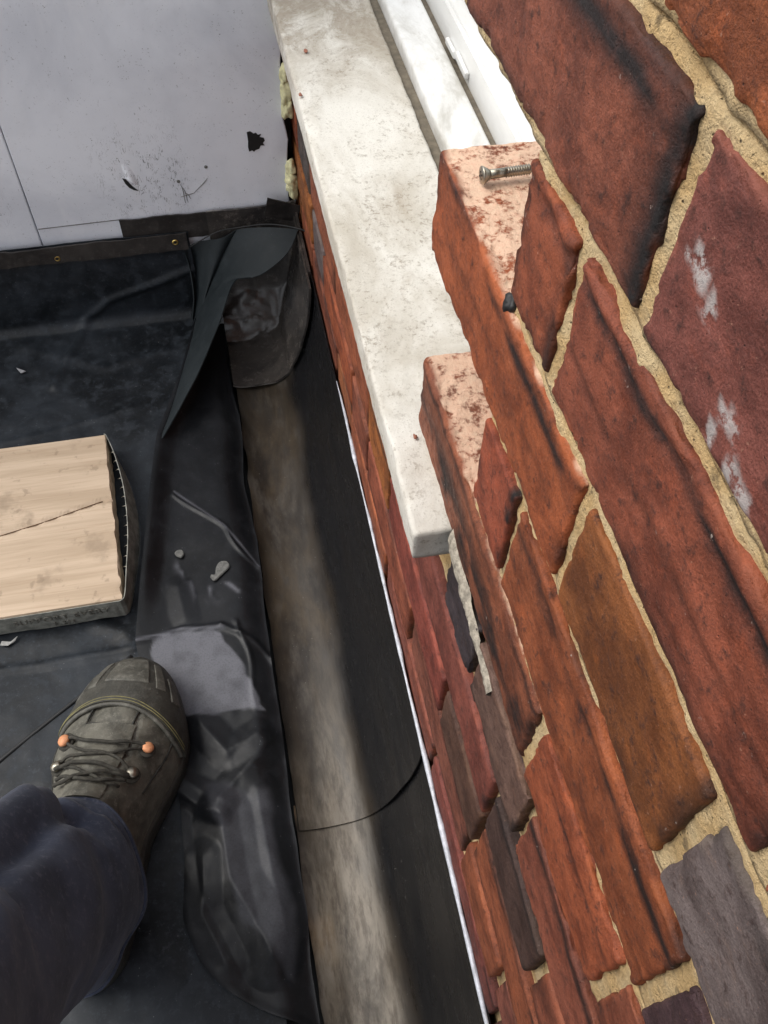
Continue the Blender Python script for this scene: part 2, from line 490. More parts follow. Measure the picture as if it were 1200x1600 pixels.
def brick(y0, y1, z0, z1, color, seed, step=.0025, top=False, r=.0022, feats=(), rough=1.0, x0=None, xd=.100, shift=0.0):
    """one brick; feats: ('crease', z, y0, y1, depth, darkness) grooves, ('paint', y, z, ry, rz), ('sootband', zc, half, amount)"""
    rng = random.Random(seed)
    y0 += .0038; y1 -= .0038; z0 += .0042; z1 -= .0042
    if color[0] > 1.8 * color[1]: color = (color[0], color[1] * 1.17, color[2] * 1.08)
    fx = (W if x0 is None else x0) + shift
    xs = [0] + lin(step, .014, step)
    xs += lin(xs[-1] + (step if top else .008), xd, step * 1.2 if top else .012)
    def edged(L):
        if step > .0026 or L < .03: return lin(0, L, step)
        return lin(0, .006, .001)[:-1] + lin(.006, L - .006, step * 1.25)[:-1] + lin(L - .006, L, .001)
    if step <= .0026: xs = lin(0, .006, .001)[:-1] + [x for x in [.006] + xs if x >= .006]
    xs = sorted(set(round(x, 6) for x in xs))
    V, F = box_grid(xs, edged(y1 - y0), edged(z1 - z0))
    hi = (xd, y1 - y0, z1 - z0)
    V0 = V.copy()
    V, N = round_box(V, (0, 0, 0), hi, r)
    P = V + np.array([rng.uniform(0, 50) for _ in range(3)])
    # distance to the nearest arris of the front face
    de = np.minimum.reduce([V0[:, 1], hi[1] - V0[:, 1], V0[:, 2], hi[2] - V0[:, 2]])
    front = V0[:, 0] < 1e-6
    n_lo = fbm(P, 22, 3, seed); n_mid = fbm(P * np.array([1, .5, 1]), 95, 3, seed + 5); n_hi = fbm(P * np.array([1, .6, 1]), 300, 2, seed + 9)
    edge = np.exp(-(de / .007) ** 2) * (V0[:, 0] < .014)
    disp = rough * (.0004 * n_lo + .0005 * n_mid + .0002 * n_hi - edge * (.0006 * np.clip(fbm(P, 60, 3, seed + 3) + .35, 0, 1.3)))
    # chipped arrises
    tight = np.exp(-(de / .0042) ** 2) * (V0[:, 0] < .009)
    chip = tight * (sstep(.30, .42, fbm(P, 110, 3, seed + 21)) * .0011 + sstep(.55, .68, fbm(P, 52, 3, seed + 22)) * .0015) * rough
    disp -= chip
    wear_sheen = np.zeros((len(V), 4))
    wear_sheen[:, 3] = np.clip(np.exp(-(de / .0032) ** 2) * (V0[:, 0] < .004) * sstep(-.2, .5, fbm(P, 50, 3, seed + 71)), 0, 1)
    wear_sheen[:, 0] = np.clip(edge * sstep(.1, .75, fbm(P * np.array([1, .4, 1]), 30, 3, seed + 31)) * .75, 0, 1)
    inw = np.zeros((len(V), 3))
    yy, zz = V0[:, 1] + y0, V0[:, 2] + z0
    for f in feats:
        if f[0] == 'crease':
            _, zc, ya, yb, dep, darkness = f
            zl = zc + .0022 * fbm(np.stack([yy * 0, yy, yy * 0], 1), 30, 3, seed + 40)
            d = (zz - zl)
            on = sstep(ya - .012, ya + .004, yy) * (1 - sstep(yb - .004, yb + .012, yy)) * (V0[:, 0] < .003)
            wob = .6 + .4 * fbm(np.stack([yy * 0, yy, yy * 0], 1), 55, 2, seed + 43)
            inw[:, 0] += on * dep * .65 * wob * (np.exp(-(d / .0021) ** 2) - .45 * np.exp(-((d - .0045) / .0035) ** 2))
            wear_sheen[:, 0] = np.maximum(wear_sheen[:, 0], on * darkness * np.exp(-((d) / .0032) ** 2) * np.clip(.75 + .6 * fbm(P, 70, 3, seed + 44), 0, 1))  # groove line tinted darker, broken up by noise
        elif f[0] == 'sootband':
            _, zc, half, amt = f
            wear_sheen[:, 0] = np.maximum(wear_sheen[:, 0], amt * (V0[:, 0] < .01) * np.exp(-((zz - zc) / half) ** 2) * sstep(-.6, .15, fbm(P * np.array([1, .35, 1]), 45, 4, seed + 51)))
        elif f[0] == 'sootend':
            _, yc, half, amt = f
            wear_sheen[:, 0] = np.maximum(wear_sheen[:, 0], amt * (V0[:, 0] < .02) * np.exp(-((yy - yc) / half) ** 2) * sstep(-.5, .4, fbm(P, 45, 4, seed + 51)))
        elif f[0] == 'paint':
            _, yc, zc, ry, rz = f
            q = np.hypot((yy - yc) / ry, (zz - zc) / rz) + .8 * fbm(P, 120, 3, seed + 61)
            wear_sheen[:, 1] = np.maximum(wear_sheen[:, 1], front * (1 - sstep(.6, 1.0, q)))
    if top:
        up = sstep(.5, .9, N[:, 2]) * (V0[:, 2] > hi[2] - 1e-6)
        up = np.maximum(up, (V0[:, 2] > hi[2] - 1e-6) * (V0[:, 0] > .004))
        wear_sheen[:, 2] = up * top * sstep(.0, .006, V0[:, 0] + .003 * fbm(P, 80, 3, seed + 8))
        wear_sheen[:, 0] *= (1 - up * .8)
    Nn = np.where(np.abs(N).sum(1, keepdims=True) > 0, N, 0)
    V = V + Nn * disp[:, None] + inw
    me = mesh_np('brick', V, F)
    set_attr(me, 'wear_sheen', np.clip(wear_sheen, 0, 1))
    o = link('brick', me, M_BRICK, wall, (fx, y0, z0))
    o.color = (*color, 1)
    return o

ORANGE = (.38, .13, .040); RED = (.32, .095, .048); DEEP = (.27, .082, .050); BROWN = (.26, .088, .030); GREY = (.185, .17, .165)
PURPLE = (.085, .055, .062); DARK = (.13, .050, .036); BRIGHT = (.36, .095, .045); PLUM = (.22, .070, .058)
S = .0020
B = BEDS
# the bricks close to the camera, course by course from the top
brick(.0, .225, B[12], B[13], (.36, .105, .040), 1, S, feats=[('paint', .2, .93, .0, .0)])
brick(.235, .291, B[12], B[13], RED, 2, .004)
brick(.183, .424, B[11], B[12], DEEP, 3, S, feats=[('sootband', .876, .006, 1.0), ('sootend', .190, .012, 1.0)], r=.0026, rough=1.1)
brick(-.03, .183, B[11], B[12], PLUM, 4, S, feats=[('paint', .160, .857, .007, .006), ('paint', .1525, .8495, .003, .003), ('paint', .120, .824, .010, .006), ('paint', .127, .835, .006, .003), ('sootband', .876, .004, .9)])
brick(.230, .291, B[10], B[11], (.32, .085, .042), 5, S, feats=[('crease', .802, .235, .29, .0025, .9), ('sootend', .236, .006, .8), ('crease', .775, .25, .28, .0012, .4)], xd=.1)
brick(.036, .230, B[10], B[11], (.28, .078, .046), 6, S, feats=[('crease', .8025, .04, .222, .0028, 1.0), ('sootband', .8025, .0022, 1.0), ('crease', .7725, .04, .225, .0020, .45), ('crease', .756, .05, .12, .0012, .4)])
brick(-.18, .036, B[10], B[11], RED, 7, S)
brick(.177, .421, B[9], B[10], (.36, .095, .038), 8, S, top=1.0, feats=[('sootband', .7265, .0048, 1.0), ('sootend', .181, .006, .8), ('crease', .700, .2, .4, .0008, .3)], r=.0026, rough=1.0)
brick(.056, .177, B[9], B[10], BROWN, 9, S, feats=[('sootend', .062, .004, .7)], rough=.6)
brick(-.16, .056, B[9], B[10], GREY, 10, S, feats=[('sootband', .728, .004, 1.0)], rough=.8)
brick(.229, .291, B[8], B[9], (.33, .078, .042), 11, S, feats=[('sootend', .235, .005, 1.)], rough=.6)
brick(.020, .229, B[8], B[9], (.31, .088, .038), 12, S, feats=[('sootband', .648, .0045, 1.0), ('sootend', .024, .004, .6), ('crease', .65, .03, .2, .0015, .9)])
brick(-.2, .020, B[8], B[9], PURPLE, 13, S)
brick(.146, .419, B[7], B[8], (.27, .085, .045), 14, S, top=.75, feats=[('sootband', .54, .026, 1.0), ('sootend', .152, .006, .8), ('sootband', .577, .003, .8)], r=.0050, rough=1.1)
brick(.030, .146, B[7], B[8], BRIGHT, 15, S, feats=[('crease', .565, .035, .14, .0016, .8)])
brick(-.19, .030, B[7], B[8], DEEP, 16, S)
# the course beside the end of the sill
brick(.235, .309, B[6], B[7], (.055, .050, .058), 17, .0025, rough=1.2)
brick(.125, .235, B[6], B[7], (.17, .115, .09), 18, .0025, feats=[('sootend', .13, .004, .8)])
brick(.0, .125, B[6], B[7], (.28, .085, .055), 19, .0025, feats=[('sootband', .503, .006, .9)])
brick(-.21, .0, B[6], B[7], RED, 20, .004)
# the courses below
LOW = {5: [(.395, .16, (.24, .07, .055)), (.16, .055, (.085, .055, .045)), (.055, -.16, DEEP), (-.16, -.40, RED), (.61, .395, BRIGHT), (.72, .61, RED), (.93, .72, (.36, .12, .05)), (1.04, .93, GREY), (1.26, 1.04, RED), (1.36, 1.26, ORANGE)],
       4: [(.49, .27, (.27, .065, .05)), (.27, .16, (.12, .06, .045)), (.16, -.05, RED), (-.05, -.16, DARK), (-.16, -.40, RED), (.60, .49, ORANGE), (.82, .60, RED), (1.03, .82, (.34, .11, .06)), (1.14, 1.03, (.12, .11, .1)), (1.36, 1.14, BRIGHT)],
       3: [(.38, .17, (.25, .085, .06)), (.17, .07, RED), (.07, -.15, (.3, .10, .075)), (-.15, -.40, RED), (.60, .38, (.30, .085, .05)), (.70, .60, DEEP), (.92, .70, BRIGHT), (1.02, .92, GREY), (1.24, 1.02, ORANGE), (1.36, 1.24, RED)],
       2: [(.49, .27, (.28, .085, .06)), (.27, .05, (.22, .06, .05)), (.05, -.06, DARK), (-.06, -.28, RED), (-.28, -.40, RED), (.71, .49, RED), (.82, .71, (.38, .13, .06)), (1.03, .82, DEEP), (1.14, 1.03, RED), (1.36, 1.14, ORANGE)],
       1: [(.38, .17, RED), (.17, -.05, DEEP), (-.05, -.40, RED), (.60, .38, BRIGHT), (.82, .60, RED), (1.03, .82, RED), (1.36, 1.03, RED)]}
for k, row in LOW.items():
    for i, (ya, yb, c) in enumerate(row):
        zb = (B[k] + B[k + 1]) / 2
        near = -.06 < yb < .55 and k >= 2
        brick(yb, ya, B[k], B[k + 1], c, 100 + k * 20 + i, .0035 if near else .007, r=.0022, rough=.65,
              feats=[('sootband', B[k + 1] - .008, .004, .8)] if (i + k) % 3 == 0 else [], shift=random.uniform(-.0015, .0015))
for i, (ya, yb) in enumerate([(.61, .395), (.395, .30), (.30, .09), (.09, -.13), (-.13, -.40), (.83, .61), (1.05, .83), (1.36, 1.05)]):
    brick(yb, ya, B[0], B[1], RED, 300 + i, .02)
# the courses above the camera and behind it
for k in range(12, 22):
    ends = [.291, .183, -.03, -.25, -.40] if k % 2 == 0 else [.412, .183, -.03, -.25, -.40]
    if k == 12: ends = [.0, -.215, -.40]
    for i, (ya, yb) in enumerate(zip(ends[:-1], ends[1:])):
        if k == 12 or k > 12:
            brick(yb, ya, B[k], B[k + 1], random.choice(PAL), 400 + k * 10 + i, .01 if k < 14 else .03)
for k in range(6, 12):
    for i, (ya, yb) in enumerate([(-.21, -.40)]):
        brick(yb, {11: -.03, 10: -.18, 9: -.16, 8: -.2, 7: -.19, 6: -.21}[k], B[k], B[k + 1], random.choice(PAL), 700 + k, .02)

# mortar: one bed-and-core block for each course, its face a little behind the bricks
def mortar():
    Vs, Fs = [], []; off = 0
    for k in range(22):
        y1 = 1.36 if k < 6 else (.305 if k == 6 else (.406 if (k % 2 == 1) else .285))
        y0 = -.40
        dense = 2 <= k <= 13
        st = .0028 if dense else .02
        ys = lin(y0, -.05, .02)[:-1] + lin(-.05, min(y1, .45), st) + (lin(.45, y1, .012)[1:] if y1 > .46 else [])
        z0, z1 = B[k], B[k + 1]
        free_top = (k in (7, 9, 11) )
        V, F = box_grid([0, .003, .006, .02, .098], ys, lin(z0 + .0001 * k, z1 - .0005, .0025 if dense else .015))
        h = fbm(V, 120, 3, 77) * .0009 + fbm(V, 28, 2, 78) * .0012
        m = V[:, 0] < .001
        V[:, 0] += W + (.0075 if k <= 6 else .0042 if k <= 8 else .0034)
        V[m, 0] += h[m]
        if free_top:      # no bedding left on the exposed part of the course
            ex = V[:, 1] > .287
            V[ex, 2] = np.minimum(V[ex, 2], z1 - .014)
        Vs.append(V); Fs += [tuple(i + off for i in f) for f in F]; off += len(V)
    me = mesh_np('mortar', np.concatenate(Vs), Fs)
    o = link('mortar', me, M_MORTAR)
    o.parent = wall; o.location = (-W, 0, 0)
    return o
mortar()
# pale mortar smear along the wall beside the sill end
pts = np.array([(.308, .512), (.27, .506), (.22, .500), (.17, .496), (.13, .492), (.10, .493)])
yy = np.linspace(.308, .20, 60); zz = np.interp(-yy, -pts[:, 0], pts[:, 1])
G = np.zeros((60, 9, 3))
for j in range(9):
    a = (j - 4) / 4
    wd = .012 * np.exp(-((.30 - yy) / .07)) + .0016 + .0018 * vnoise(np.stack([yy * 60, yy * 0, yy * 0], 1), 3)
    G[:, j, 1] = yy; G[:, j, 2] = zz + a * wd
    G[:, j, 0] = W - .0035 * (1 - a * a) + .0035 * 0 + .001
G[:, :, 0] += .0012 * fbm(G.reshape(-1, 3), 140, 3, 5).reshape(60, 9)
sm = link('mortar_smear', grid_mesh('mortar_smear', G), simple('pale_mortar', (.34, .30, .24), .95, 0, .5, 150, .8, .002))
sm.parent = wall; sm.location = (-W, 0, 0)

# ------------------------------------------------------------------ stone sill
sx0, sy0, sy1, szt = .097, .316, 1.40, .5135
V, F = box_grid(lin(sx0, .214, .003), lin(sy0, .55, .003)[:-1] + lin(.55, 1.2, .006)[:-1] + lin(1.2, sy1, .02), lin(  .482, szt, .004))
lo, hi = (sx0, sy0, .482), (.214, sy1, szt)
V, N = round_box(V, lo, hi, .0016)
d = .0007 * fbm(V, 25, 3, 11) + .0004 * fbm(V, 140, 3, 12)
e = np.exp(-(np.hypot(V[:, 0] - sx0, V[:, 2] - szt) / .006) ** 2)
d -= e * .003 * np.clip(fbm(V, 55, 3, 14), 0, 1)
V = V + N * d[:, None]
inner = V[:, 0] > .119
o = link('stone_sill', mesh_np('stone_sill', V, F), M_STONE)
tag(o, 'pale weathered stone window sill projecting from the brick wall', 'window sill')

# ------------------------------------------------------------------ window
win = empty('window', (.24, .42, .52))
tag(win, 'white plastic window frame with dirty cill behind the stone sill', 'window')
plain_box('shadow_gap', (.2145, .33, .47), (.226, 1.40, .508), M_GAP, win)  # solid brown strip stands in for the shade in this gap
V, F = box_grid(lin(.2265, .268, .003), lin(.33, 1.40, .02), lin(.47, .527, .004))
V, N = round_box(V, (.2265, .33, .47), (.268, 1.40, .527), .003)
V[:, 2] += np.where(V[:, 2] > .50, (V[:, 0] - .2265) * .12 - .002, 0)
link('outer_cill', mesh_np('outer_cill', V, F), M_UPVCD, win)
plain_box('gasket', (.2685, .33, .48), (.277, 1.40, .522), M_GAP, win)
plain_box('frame_rail', (.2775, .33, .48), (.345, 1.40, .560), M_UPVC, win, .004)
plain_box('glazing_bead', (.296, .33, .5605), (.345, 1.40, .585), M_UPVC, win, .004)
plain_box('sash_rail', (.312, .33, .5855), (.345, 1.40, .64), M_UPVC, win, .004)
plain_box('frame_stile', (.28, .33, .6405), (.345, .40, 1.6), M_UPVC, win, .004)
gm = MT('window_glass'); gm.set(Base_Color=(.9, .95, .95), Roughness=.03); gm.b.inputs['Transmission Weight'].default_value = 1.0
plain_box('pane', (.326, .4005, .6405), (.332, 1.40, 1.6), gm.m, win)
# small drain cover clipped to the rail
cap = []
prof = [(.86, .0), (.865, .0035), (.905, .0045), (.912, .0035), (.945, .003), (.95, 0)]
bm = bmesh.new()
pts = [(.862, .536), (.905, .538), (.915, .5325), (.948, .5325), (.948, .526), (.912, .526), (.902, .5305), (.862, .5295)]
vs = [bm.verts.new((.2772, y, z)) for y, z in pts]; f = bm.faces.new(vs)
r_ = bmesh.ops.extrude_face_region(bm, geom=[f])
for v in r_['geom']:
    if isinstance(v, bmesh.types.BMVert): v.co.x -= .0045
bmesh.ops.recalc_face_normals(bm, faces=bm.faces)
bmesh.ops.bevel(bm, geom=bm.edges[:], offset=.0008, segments=2, affect='EDGES')
me = bpy.data.meshes.new('drain_cover'); bm.to_mesh(me); bm.free()
link('drain_cover', me, M_UPVC, win, smooth=False)

# ------------------------------------------------------------------ wall panels across the far end of the roof
YB = 1.172
def panel(name, pts, label):
    bm = bmesh.new()
    vs = [bm.verts.new((x, YB, z)) for x, z in pts]
    f = bm.faces.new(vs)
    r = bmesh.ops.extrude_face_region(bm, geom=[f])
    for v in r['geom']:
        if isinstance(v, bmesh.types.BMVert): v.co.y += .03
    bmesh.ops.recalc_face_normals(bm, faces=bm.faces)
    bmesh.ops.bevel(bm, geom=[e for e in bm.edges if abs(e.verts[0].co.y - YB) < 1e-5 and abs(e.verts[1].co.y - YB) < 1e-5], offset=.0012, segments=2, affect='EDGES')
    me = bpy.data.meshes.new(name); bm.to_mesh(me); bm.free()
    o = link(name, me, M_PANEL, smooth=False)
    tag(o, label, 'cladding board', 'grey cladding boards')
    return o
rag = [(.1085 + .0018 * math.sin(z * 90) + .0016 * math.sin(z * 47 + 1), z) for z in np.linspace(-.04, 1.05, 60)]
pan = panel('cladding_board', [(-.2735, -.04)] + rag + [(-.2745, 1.05)], 'wide pale grey wall panel with a black hole and drip marks, right of the joint')
panel('cladding_board', [(-1.6, -.04), (-.2750, -.04), (-.2760, 1.05), (-1.6, 1.05)], 'pale grey wall panel at the left edge, left of the joint')
tag(plain_box('back_wall', (-1.7, YB + .032, -.045), (.119, YB + .13, 1.04), M_BLACK), kind='structure')
# torn black hole and cut slit in the panel
def flat_poly(name, pts, m, parent, y=YB - .0008, th=.0012):
    bm = bmesh.new()
    f = bm.faces.new([bm.verts.new((x, y, z)) for x, z in pts])
    r = bmesh.ops.extrude_face_region(bm, geom=[f])
    for v in r['geom']:
        if isinstance(v, bmesh.types.BMVert): v.co.y += th
    bmesh.ops.recalc_face_normals(bm, faces=bm.faces)
    me = bpy.data.meshes.new(name); bm.to_mesh(me); bm.free()
    return link(name, me, m, parent, smooth=False)
flat_poly('torn_hole', [(.053, .310), (.058, .311), (.0625, .307), (.066, .308), (.0685, .3045), (.073, .3055), (.0705, .301), (.0765, .299), (.0775, .295), (.0745, .2915), (.0765, .2875), (.071, .288), (.0685, .283), (.063, .2815), (.0605, .279), (.058, .2815), (.0535, .280), (.0525, .287), (.0535, .296)], M_BLACK, pan)
flat_poly('cut_slit', [(-.1335, .256), (-.129, .254), (-.126, .249), (-.122, .242), (-.1165, .2355), (-.115, .2335), (-.121, .2355), (-.127, .240), (-.131, .247)], M_BLACK, pan)
# the bulged lip above the slit
G = np.zeros((14, 10, 3))
for i in range(14):
    for j in range(10):
        u, v = i / 13, j / 9
        G[i, j] = (-.1335 + .017 * v + .004 * (1 - u) - .0, YB + .0004 - .0055 * math.sin(math.pi * v) * (1 - u) ** 1.2 * sstep(0, .12, 1 - u), .2555 - .013 * v ** 1.5 + .030 * u)
link('bulge', grid_mesh('bulge', G[:, ::-1]), M_PANEL, pan)
# pencil line, nail heads and pencil scuffs
flat_poly('pencil_line', [(-.2725, .1862), (-.150, .1888), (-.150, .1876), (-.2725, .185)], M_PUTTY, pan, YB - .0006, .0008)
for x, z in ((-.012, .262), (-.055, .2425)):
    me = lathe_mesh('nail_head', [(.0001, .0012), (.0022, .001), (.0026, 0)], 12)
    o = link('nail_head', me, M_PUTTY, pan, (x, YB - .0003, z)); o.rotation_euler = (math.pi / 2, 0, 0)
for a, b in (((-.012, .244), (-.034, .2215)), ((-.034, .2215), (-.055, .2165)), ((-.053, .238), (-.0495, .2055)), ((-.0505, .232), (-.0455, .206)), ((-.047, .222), (-.0405, .212))):
    t_ = np.linspace(0, 1, 8)
    p = np.stack([a[0] + (b[0] - a[0]) * t_ + .001 * np.sin(t_ * 5), 0 * t_ + YB - .0003, a[1] + (b[1] - a[1]) * t_], 1)
    link('scratch', tube_mesh('scratch', p, np.interp(t_, [0, .3, 1], [.0002, .0007, .0003]), 5), M_PUTTY, pan)

# expanding foam squeezed out between panel and brickwork
def lump(name, c, s, m, seed, n=18, rough=.3, parent=None):
    bm = bmesh.new(); bmesh.ops.create_icosphere(bm, subdivisions=3, radius=1)
    V = np.array([v.co[:] for v in bm.verts])
    R = 1 + rough * fbm(V + seed * 3.1, 1.6, 3, seed)
    for v, r, p in zip(bm.verts, R, V): v.co = Vector(p * r * np.array(s)) 
    me = bpy.data.meshes.new(name); bm.to_mesh(me); bm.free()
    return link(name, me, m, parent, c)
foam = empty('foam_filler', (.112, 1.168, .2))
tag(foam, 'lumpy yellow expanding foam between the grey panel and the brickwork', 'foam')
for i, (z, sx, sz) in enumerate([(.215, .009, .013), (.232, .010, .014), (.25, .007, .012), (.345, .008, .016), (.368, .0085, .018), (.39, .006, .014), (.46, .008, .02), (.49, .010, .022), (.53, .011, .025), (.57, .011, .025)]):
    lump('foam_lump', (.1125, 1.166, z), (sx, .009, sz), M_FOAM, 20 + i, rough=.45, parent=foam)

# ------------------------------------------------------------------ main roof membrane: deck, fillet and upstand
def nonuni(a, segs):
    out = [a]
    for b, st in segs: out += lin(out[-1], b, st)[1:]
    return np.array(out)
mx = nonuni(-2.6, [(-.5, .06), (-.055, .0035)])
my = nonuni(-2.1, [(-.05, .06), (1.14, .0042)])
up_s = np.linspace(0, 1, 46)[1:]
def upstand_path(s):      # from the deck (y=1.14,z=0) round a fillet and up to z=.152
    L = s * .20; R = .022
    arc = R * math.pi / 2
    if L < arc:
        a = L / R; return 1.14 + R * math.sin(a), R * (1 - math.cos(a))
    return 1.14 + R, R + (L - arc) * .85
path = [upstand_path(s) for s in up_s]
rows_y = np.concatenate([my, [p[0] for p in path]]); rows_z = np.concatenate([my * 0, [p[1] for p in path]])
nr, nc = len(rows_y), len(mx)
X = np.repeat(mx[None], nr, 0); Yc = np.repeat(rows_y[:, None], nc, 1); Zc = np.repeat(rows_z[:, None], nc, 1)
arcl = np.concatenate([my, 1.14 + up_s * .20])
A = np.repeat(arcl[:, None], nc, 1)       # unfolded length
P2 = np.stack([X, A, 0 * X], -1)
hgt = .0022 * fbm(P2, 5, 3, 201) + .0010 * fbm(P2, 22, 3, 202)
def ridge(pts, w, h, seed=0, bend=.004):
    d = seg_dist(X + bend * vnoise(P2 * 14, 5 + seed), A + bend * vnoise(P2 * 14, 9 + seed), pts)
    return h * np.exp(-(d / w) ** 2), np.exp(-(d / (w * .6)) ** 2)
scuff = np.zeros_like(X)
for pts, w, h, s in [([(-.248, 1.165), (-.20, 1.21), (-.06, 1.256)], .006, .0055, 0),
                     ([(-.248, 1.16), (-.27, 1.10), (-.295, 1.03)], .007, .005, .0),
                     ([(-.6, 1.15), (-.3, 1.152), (-.06, 1.158)], .0026, .002, .5),
                     ([(-.36, .541), (-.27, .543), (-.19, .540)], .004, .003, .6),
                     ([(-.40, .92), (-.30, .93), (-.18, .965)], .004, .0018, .25),
                     ([(-.34, 1.12), (-.22, 1.06), (-.12, 1.08)], .010, .0022, .1),
                     ([(-.235, .585), (-.20, .565), (-.19, .545)], .010, .003, .55)]:
    r, m_ = ridge(pts, w, h, len(pts))
    hgt += r; scuff = np.maximum(scuff, m_ * s)
scuff *= sstep(-.3, .3, fbm(P2, 60, 3, 208))
spl = fbm(P2, 26, 3, 210)
scuff = np.maximum(scuff, .35 * sstep(.75, 1.1, spl) * (A < 1.14))
scuff = np.maximum(scuff, .6 * sstep(1.05, 1.25, fbm(P2, 75, 2, 219)) * (A < 1.14))
vert = np.clip((Zc) / .03, 0, 1)
YY = Yc - hgt * vert; ZZ = Zc + hgt * (1 - vert)
ZZ[:len(my)] -= .0 
G = np.stack([X, YY, ZZ], -1)
G_MEMB = G.copy()
me = shell_mesh('roof_membrane', G[:, ::-1], .0016, flip=True)
sc = np.zeros((nr * nc * 2, 3)); sc[:nr * nc, 0] = scuff[:, ::-1].ravel()
set_attr(me, 'wear_sheen', sc)
memb = link('roof_membrane', me, M_MEMB)
P = spline_seam = np.stack([np.linspace(-.52, -.193, 60), np.linspace(.295, .532, 60), np.full(60, .0018)], 1)
P[:, 2] += .0022 * fbm(np.stack([P[:, 0], P[:, 1], P[:, 0] * 0], 1), 5, 3, 201)
P[:, 1] += .004 * np.sin(np.linspace(0, 3, 60))
link('lap_seam', tube_mesh('lap_seam', P, .0028, 8), M_BLACK, memb)
tag(memb, 'dark grey rubber roof membrane covering the flat deck, turned up at the back', 'roof membrane')

# black tape behind, pressure bar over the upstand, brass screws
def strip_box(name, x0, x1, z0, z1, y, th, m, parent=None, tilt=0.0, seed=0, wob=.0012):
    xs = np.array(lin(x0, x1, .006)); zs = np.array(lin(z0, z1, .006))
    G = np.zeros((len(zs), len(xs), 3))
    G[..., 0] = xs[None]; G[..., 2] = zs[:, None] + tilt * (xs[None] - x0)
    G[..., 1] = y
    n = fbm(G, 30, 3, seed)
    G[..., 1] -= wob * (n + .5)
    G[0, :, 2] += .0012 * fbm(np.stack([xs, xs * 0, xs * 0], 1), 60, 2, seed + 1); G[-1, :, 2] += .0012 * fbm(np.stack([xs, xs * 0, xs * 0], 1), 60, 2, seed + 2)
    return link(name, shell_mesh(name, G, th), m, parent)
tape = strip_box('sealing_tape', -.153, .098, .150, .1905, YB - .0035, .0025, M_STRIP, seed=31, tilt=-.005)
tag(tape, 'short black sealing tape lapped onto the panel above the pressure bar', 'tape')
bar = empty('pressure_bar', (-.4, YB - .014, .145))
tag(bar, 'long dark fixing bar holding the membrane to the grey panel', 'fixing bar')
strip_box('strip', -1.3, -.058, .130, .1585, YB - .0135, .003, M_STRIP, bar, tilt=.004, seed=35)
for x, z in ((-.2565, .1425), (-.0765, .1495), (-.62, .143), (-1.0, .142)):
    r = .0052
    me = lathe_mesh('screw_head', [(r * .97, 0), (r, .0008), (r * .95, .0018), (r * .55, .0024), (r * .42, .0012), (.0003, .0010)], 20)
    s = link('screw_head', me, M_BRASS, bar, (x, YB - .0155, z)); s.rotation_euler = (math.pi / 2, 0, 0)
    for a in (0.4, 0.4 + math.pi / 2):
        me = bpy.data.meshes.new('cross_slot')
        bm = bmesh.new(); bmesh.ops.create_cube(bm, size=1)
        for v in bm.verts: v.co = (v.co.x * .0052, v.co.y * .0011, v.co.z * .0012 + .0022)
        bm.to_mesh(me); bm.free()
        c_ = bpy.data.objects.new('cross_slot', me); COL.objects.link(c_); me.materials.append(M_BLACK); c_.parent = s; c_.rotation_euler = (0, 0, a)

# ------------------------------------------------------------------ wall flashing along the foot of the brickwork
FL = empty('wall_flashing', (.05, .5, -.03))
tag(FL, 'black rubber flashing coved up the brick wall, brown with dust along its flat side', 'flashing')
PD = np.array([0, .0025, .008, .024, .045, .068, .10, .125, .139]); PZ = np.array([.168, .13, .095, .036, -.008, -.024, -.030, -.027, -.020])
def cove(d):
    return np.interp(d, PD, PZ)
